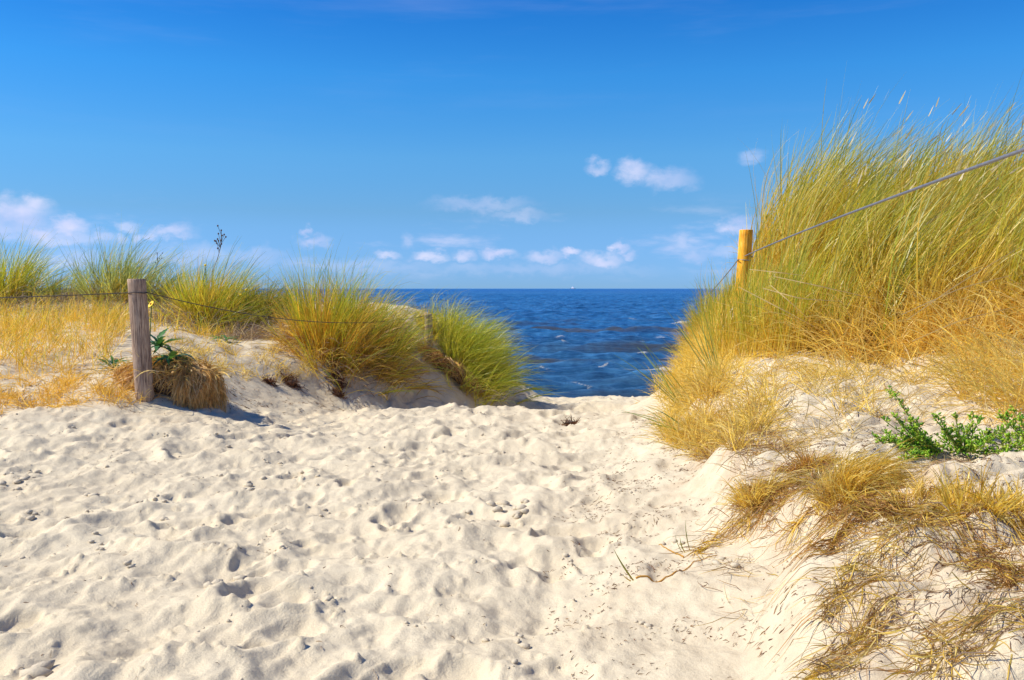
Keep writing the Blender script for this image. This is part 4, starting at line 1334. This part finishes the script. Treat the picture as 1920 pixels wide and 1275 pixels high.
# dark seed stalks
def seed_stalk(label, px0, py0, px1, py1, Y, nb, seed, s=1.0):
    rs = np.random.RandomState(seed)
    a, b = at(px0, py0, Y), at(px1, py1, Y)
    root = empty('seed_stalk', up(a))
    tag(root, label, 'dry flower stalk', 'dark dry seed stalks above the left dune')
    t = np.linspace(0, 1, 12)[:, None]
    main = a * (1 - t) + b * t + np.array([0.04, 0, 0]) * np.sin(t * 3)
    tubes = [tube(up(main), .004 * s, 6)]
    tips = [main[-1]]
    for k in range(nb):
        f = rs.uniform(.45, .98)
        p0 = a * (1 - f) + b * f + np.array([0.04, 0, 0]) * math.sin(f * 3)
        p1 = p0 + np.array([rs.normal(0, .05), rs.normal(0, .05), rs.uniform(.05, .14)]) * s
        tubes.append(tube(up(np.linspace(p0, p1, 5)), .0028 * s, 5))
        tips.append(p1)
    v, q = cat_vq(tubes)
    mesh_obj('stem', v, q, M_DRY, root, color=np.tile([(.16, .13, .08)], (len(v), 1)))
    for p in tips:
        v = I1[0] * np.array([.012, .012, .015]) * s + up(p)
        mesh_obj('bud', v, I1[1], M_BUD, root)


seed_stalk('tall dark seed stalk standing up from the golden tussock into the sky', 398, 510, 414, 432, 11.9, 13, 81)
seed_stalk('shorter dark seed stalk between the grey post and the golden tussock', 284, 520, 294, 476, 12.0, 7, 82, .6)


# sea rocket: branches with small fleshy leaves
def rocket(label, px, py, nb, Ln, seed, spread=1.0, az0=None):
    rs = np.random.RandomState(seed)
    c0 = hit(px, py)
    root = empty('sea_rocket', up(c0))
    tag(root, label, 'green plant', 'bright green fleshy plants on the right dune')
    LV = []
    LQ = []
    cnt = 0
    for k in range(nb):
        az_ = rs.uniform(0, 2 * math.pi) if az0 is None else math.radians(rs.normal(az0, 25))
        tl = rs.uniform(.55, 1.35) * spread
        ln = Ln * rs.uniform(.55, 1.1)
        P_ = blade_paths(rs, c0[None], np.array([ln]), np.array([tl]), np.array([az_]), 0, (1, 0), -.35, 12, wob=.05)[0]
        P_[:, 2] = np.maximum(P_[:, 2], Hbase(P_[:, 0], P_[:, 1]) + .012)
        v, q = tube(up(P_), np.linspace(.0045, .0018, 12), 6)
        mesh_obj('branch', v, q, M_LEAF, root, color=np.tile([(.30, .34, .06)], (len(v), 1)))
        ml = int(ln * 190)
        s = rs.uniform(.12, 1, ml) ** .8
        tt = np.linspace(0, 1, 12)
        pos = np.stack([np.interp(s, tt, P_[:, i]) for i in range(3)], 1) + rs.normal(0, .011, (ml, 3)) * (1.3 - s[:, None])
        for j in range(ml):
            d = rs.randn(3)
            d[2] = abs(d[2]) * .7 + .3
            d /= np.linalg.norm(d)
            sd = np.cross(d, rs.randn(3))
            sd /= np.linalg.norm(sd)
            nn = np.cross(sd, d)
            l_ = rs.uniform(.014, .032)
            w_ = l_ * .24
            p0 = up(pos[j])
            LV.append(np.array([p0, p0 + d * l_ * .5 + sd * w_ + nn * w_ * .4, p0 + d * l_, p0 + d * l_ * .5 - sd * w_ + nn * w_ * .4, p0 + d * l_ * .5 - nn * w_ * .5]))
            LQ.append(np.array([[0, 1, 4], [1, 2, 4], [2, 3, 4], [3, 0, 4], [0, 3, 1], [1, 3, 2]]) + cnt)
            cnt += 5
    V = np.concatenate(LV)
    nl = len(LV)
    c_ = np.array([(.34, .62, .04), (.46, .70, .05), (.62, .74, .10), (.20, .42, .04), (.66, .56, .10)])[rs.randint(4, size=nl)]
    o = mesh_obj('small_leaves', V, np.concatenate(LQ), M_GRASS, root, color=np.repeat(c_, 5, 0))
    o['kind'] = 'stuff'


rocket('bright green fleshy-leaved plant spreading left, in the sand of the right dune', 1768, 852, 19, .32, 91, 1.25, 165)
rocket('bright green fleshy plant, right half of the pair in front of the straw', 1808, 850, 21, .26, 92, 1.1)
rocket('bright green plant cut off by the right edge of the picture', 1950, 848, 18, .32, 93, 1.1)
rocket('tiny green sprig alone in the straw above the big green plant', 1672, 748, 4, .08, 94)

# sand couch runners in the foreground
def runner(label, pts, shoots, seed):
    rs = np.random.RandomState(seed)
    P_ = np.array([hit(*q) for q in pts])
    t0 = np.linspace(0, 1, len(P_))
    tt = np.linspace(0, 1, 40)
    q_ = np.stack([np.interp(tt, t0, P_[:, i]) for i in range(3)], 1)
    for _ in range(6):
        q_[1:-1] = .25 * q_[:-2] + .5 * q_[1:-1] + .25 * q_[2:]
    q_[:, 2] = G(q_[:, 0], q_[:, 1]) + .004
    root = empty('grass_runner', up(q_[0]))
    tag(root, label, 'runner', 'single grass runners on the sand')
    v, q = tube(up(q_), np.linspace(.0035, .0015, 40), 6)
    mesh_obj('stem', v, q, M_DRY, root, color=np.tile([(.60, .33, .07)], (len(v), 1)))
    for (ax, ay, bx, by, wdt, cl) in shoots:
        a = hit(ax, ay)
        b = at(bx, by, a[1] - .01)
        m_ = (a + b) / 2 + np.array([-.008, 0, -.004])
        t = np.linspace(0, 1, 10)[:, None]
        pp = a * (1 - t) ** 2 + 2 * m_ * t * (1 - t) + b * t * t
        v, q, cc = ribbons(up(pp)[None], np.array([wdt]), grade(np.array([(.55, .33, .05)]), np.array([cl]), 10, .5), rs, twist=np.array([math.pi / 2]))
        mesh_obj('blade', v, q, M_GRASS, root, color=cc)


g_ = (.20, .30, .05)
runner('orange runner with one green blade on the bare sand right of the centre', [(1192, 1094), (1235, 1090), (1275, 1072), (1305, 1048), (1345, 1036)],
       [(1192, 1094), (1188, 1092)] and [(1192, 1094, 1151, 1030, .007, g_), (1190, 1094, 1168, 1078, .005, (.5, .35, .06))], 501)
runner('small runner with three short blades above the orange runner', [(1282, 1038), (1255, 1028), (1228, 1017)],
       [(1284, 1036, 1275, 1008, .005, g_), (1293, 1032, 1285, 975, .004, g_), (1280, 1038, 1266, 1003, .003, g_)], 502)


# ------------------------------------------------------------------ sand clods and crumbs
EXTRA = [(945, 962, 48, 22, .014, .032), (985, 955, 22, 8, .016, .03), (905, 975, 20, 12, .008, .02), (478, 907, 22, 9, .014, .03), (560, 885, 60, 16, .008, .02),
         (28, 905, 26, 14, .012, .026), (62, 972, 22, 8, .014, .026), (172, 930, 16, 4, .022, .036), (288, 932, 16, 6, .010, .018), (190, 1018, 30, 9, .010, .020),
         (310, 975, 14, 5, .012, .022), (395, 1098, 14, 3, .026, .042), (462, 1072, 18, 4, .022, .038), (612, 1130, 6, 2, .018, .026), (75, 1255, 22, 3, .03, .045),
         (610, 958, 8, 5, .01, .02), (235, 1070, 14, 4, .012, .02), (1385, 1050, 26, 6, .014, .028), (960, 1195, 40, 10, .008, .018), (700, 888, 14, 5, .01, .02), (420, 825, 18, 6, .012, .022)]


def clods(n, seed, sizes, cluster=True, extra=()):
    rs = np.random.RandomState(seed)
    V, Q, cnt = [], [], 0
    base_v, base_f = I1
    spots = []
    while len(spots) < n:
        x = rs.uniform(-8, 2.2)
        y = rs.uniform(1.9, 15.5)
        if MASKR(x, y) > .35:
            k = rs.randint(2, 9) if cluster else 1
            a = rs.uniform(0, np.pi)
            for _ in range(k):
                s = rs.normal(0, .055)
                spots.append((x + s * math.cos(a) + rs.normal(0, .012), y + s * math.sin(a) + rs.normal(0, .012), rs.uniform(*sizes) * (.5 + rs.rand() ** 2)))
    for (px, py, wx, nn, s0, s1) in extra:
        nn = (nn + 1) // 2
        for _ in range(nn):
            h = hit(px + rs.normal(0, wx * .7), py + rs.normal(0, wx * .3))
            spots.append((h[0], h[1], rs.uniform(s0, s1)))
    sp = np.array(spots)
    z = G(sp[:, 0], sp[:, 1])
    for (x, y, r), zz in zip(sp, z):
        sc3 = r * np.array([rs.uniform(.8, 1.4), rs.uniform(.7, 1.2), rs.uniform(.5, .85)])
        v = base_v * (1 + .16 * rs.randn(len(base_v), 1)) * sc3
        a = rs.uniform(0, 6.28)
        R_ = np.array([[math.cos(a), -math.sin(a), 0], [math.sin(a), math.cos(a), 0], [0, 0, 1]])
        V.append(v @ R_.T + np.array([x, y, zz + r * .18 + EYE]))
        Q.append(base_f + cnt)
        cnt += len(base_v)
    return np.concatenate(V), np.concatenate(Q)


m, t_ = material('damp_sand_clod')
geo = t_.n('ShaderNodeNewGeometry').outputs['Position']
nz = t_.noise(geo, 120, 5, .7)
cc = t_.ramp(nz.outputs[0], [(.3, (.54, .46, .33)), (.7, (.68, .58, .42))])
bp = t_.n('ShaderNodeBump', inp={'Strength': .8, 'Distance': .006, 'Height': nz.outputs[0]})
p = t_.n('ShaderNodeBsdfPrincipled', inp={'Base Color': cc, 'Roughness': .95, 'Specular IOR Level': .1, 'Normal': bp.outputs[0]})
out(t_, p.outputs[0])
M_CLOD = m
v, q = clods(1500, 600, (.004, .012), extra=EXTRA)
o = mesh_obj('sand_clods', v, q, M_CLOD, smooth=True)
tag(o, 'crumbled damp sand clods strewn over the footprints', 'sand clods', kind='stuff')

CR = np.array([(.20, .12, .08), (.12, .07, .05), (.34, .22, .13), (.26, .13, .08)])
db = [patch('', '', [(0.2, 1.9), (1.6, 1.9), (2.3, 4.5), (2.2, 8), (1.2, 8.5), (.55, 6), (.1, 4)], 420, (.006, .03), 1.4, .15, None, 0, .3, CR, CR, None, 700, world=True, width=.003, K=4, clump=1.0, wob=.3, flat=.006),
      patch('', '', [(-6, 1.9), (.5, 1.9), (1.4, 9), (1.8, 13), (-1.5, 13), (-6, 7)], 22, (.008, .035), 1.4, .15, None, 0, .3, CR, CR, None, 701, world=True, width=.003, K=4, clump=.9, wob=.3, flat=.006),
      patch('', '', [(-5, 7.3), (-2.8, 7.3), (-1.6, 10.5), (-2.6, 11), (-4.5, 7.9)], 240, (.01, .06), 1.4, .15, None, 0, .3, CR, GREY, None, 702, world=True, width=.005, K=4, clump=1.0, wob=.3, flat=.006),
      patch('', '', [(0.9, 1.9), (2.2, 1.8), (3.2, 4.0), (2.6, 5.2), (1.6, 4.6)], 900, (.006, .035), 1.4, .15, None, 0, .3, CR, np.concatenate([CR, GREY]), None, 703, world=True, width=.0028, K=4, clump=1.0, wob=.3, flat=.006)]
stuff('plant_crumbs', 'dark crumbs of dead plants scattered on the sand', db, M_DRY, 'plant crumbs')

# ------------------------------------------------------------------ ship on the horizon
u, v_ = ray(1074, 540)
SY = 9000.0
SX = u * SY
ship = empty('cargo_ship', (SX, SY, 0))
ship.rotation_euler = (0, 0, math.radians(-28))
tag(ship, 'tiny white ship far away on the horizon', 'ship')


def boxv(x0, x1, y0, y1, z0, z1, bow=0.0):
    V = np.array([(x0, y0, z0), (x1, y0, z0), (x1, y1, z0), (x0, y1, z0), (x0 - bow, y0, z1), (x1 + bow, y0, z1), (x1 + bow, y1, z1), (x0 - bow, y1, z1)], float)
    return V, np.array([(0, 3, 2, 1), (4, 5, 6, 7), (0, 1, 5, 4), (1, 2, 6, 5), (2, 3, 7, 6), (3, 0, 4, 7)])


for nm, args, mt in (('hull', (-30, 30, -5, 5, -1, 5, 3), M_HULL), ('deckhouse', (-16, 14, -4, 4, 5, 15, 0), M_SHIP), ('bridge', (-10, 9, -3.5, 3.5, 15, 21, 0), M_SHIP), ('funnel', (-4, -1, -1.5, 1.5, 21, 25, 0), M_SHIP)):
    V, Q = boxv(*args)
    mesh_obj(nm, V, Q, mt, ship, world_space=False, smooth=False)
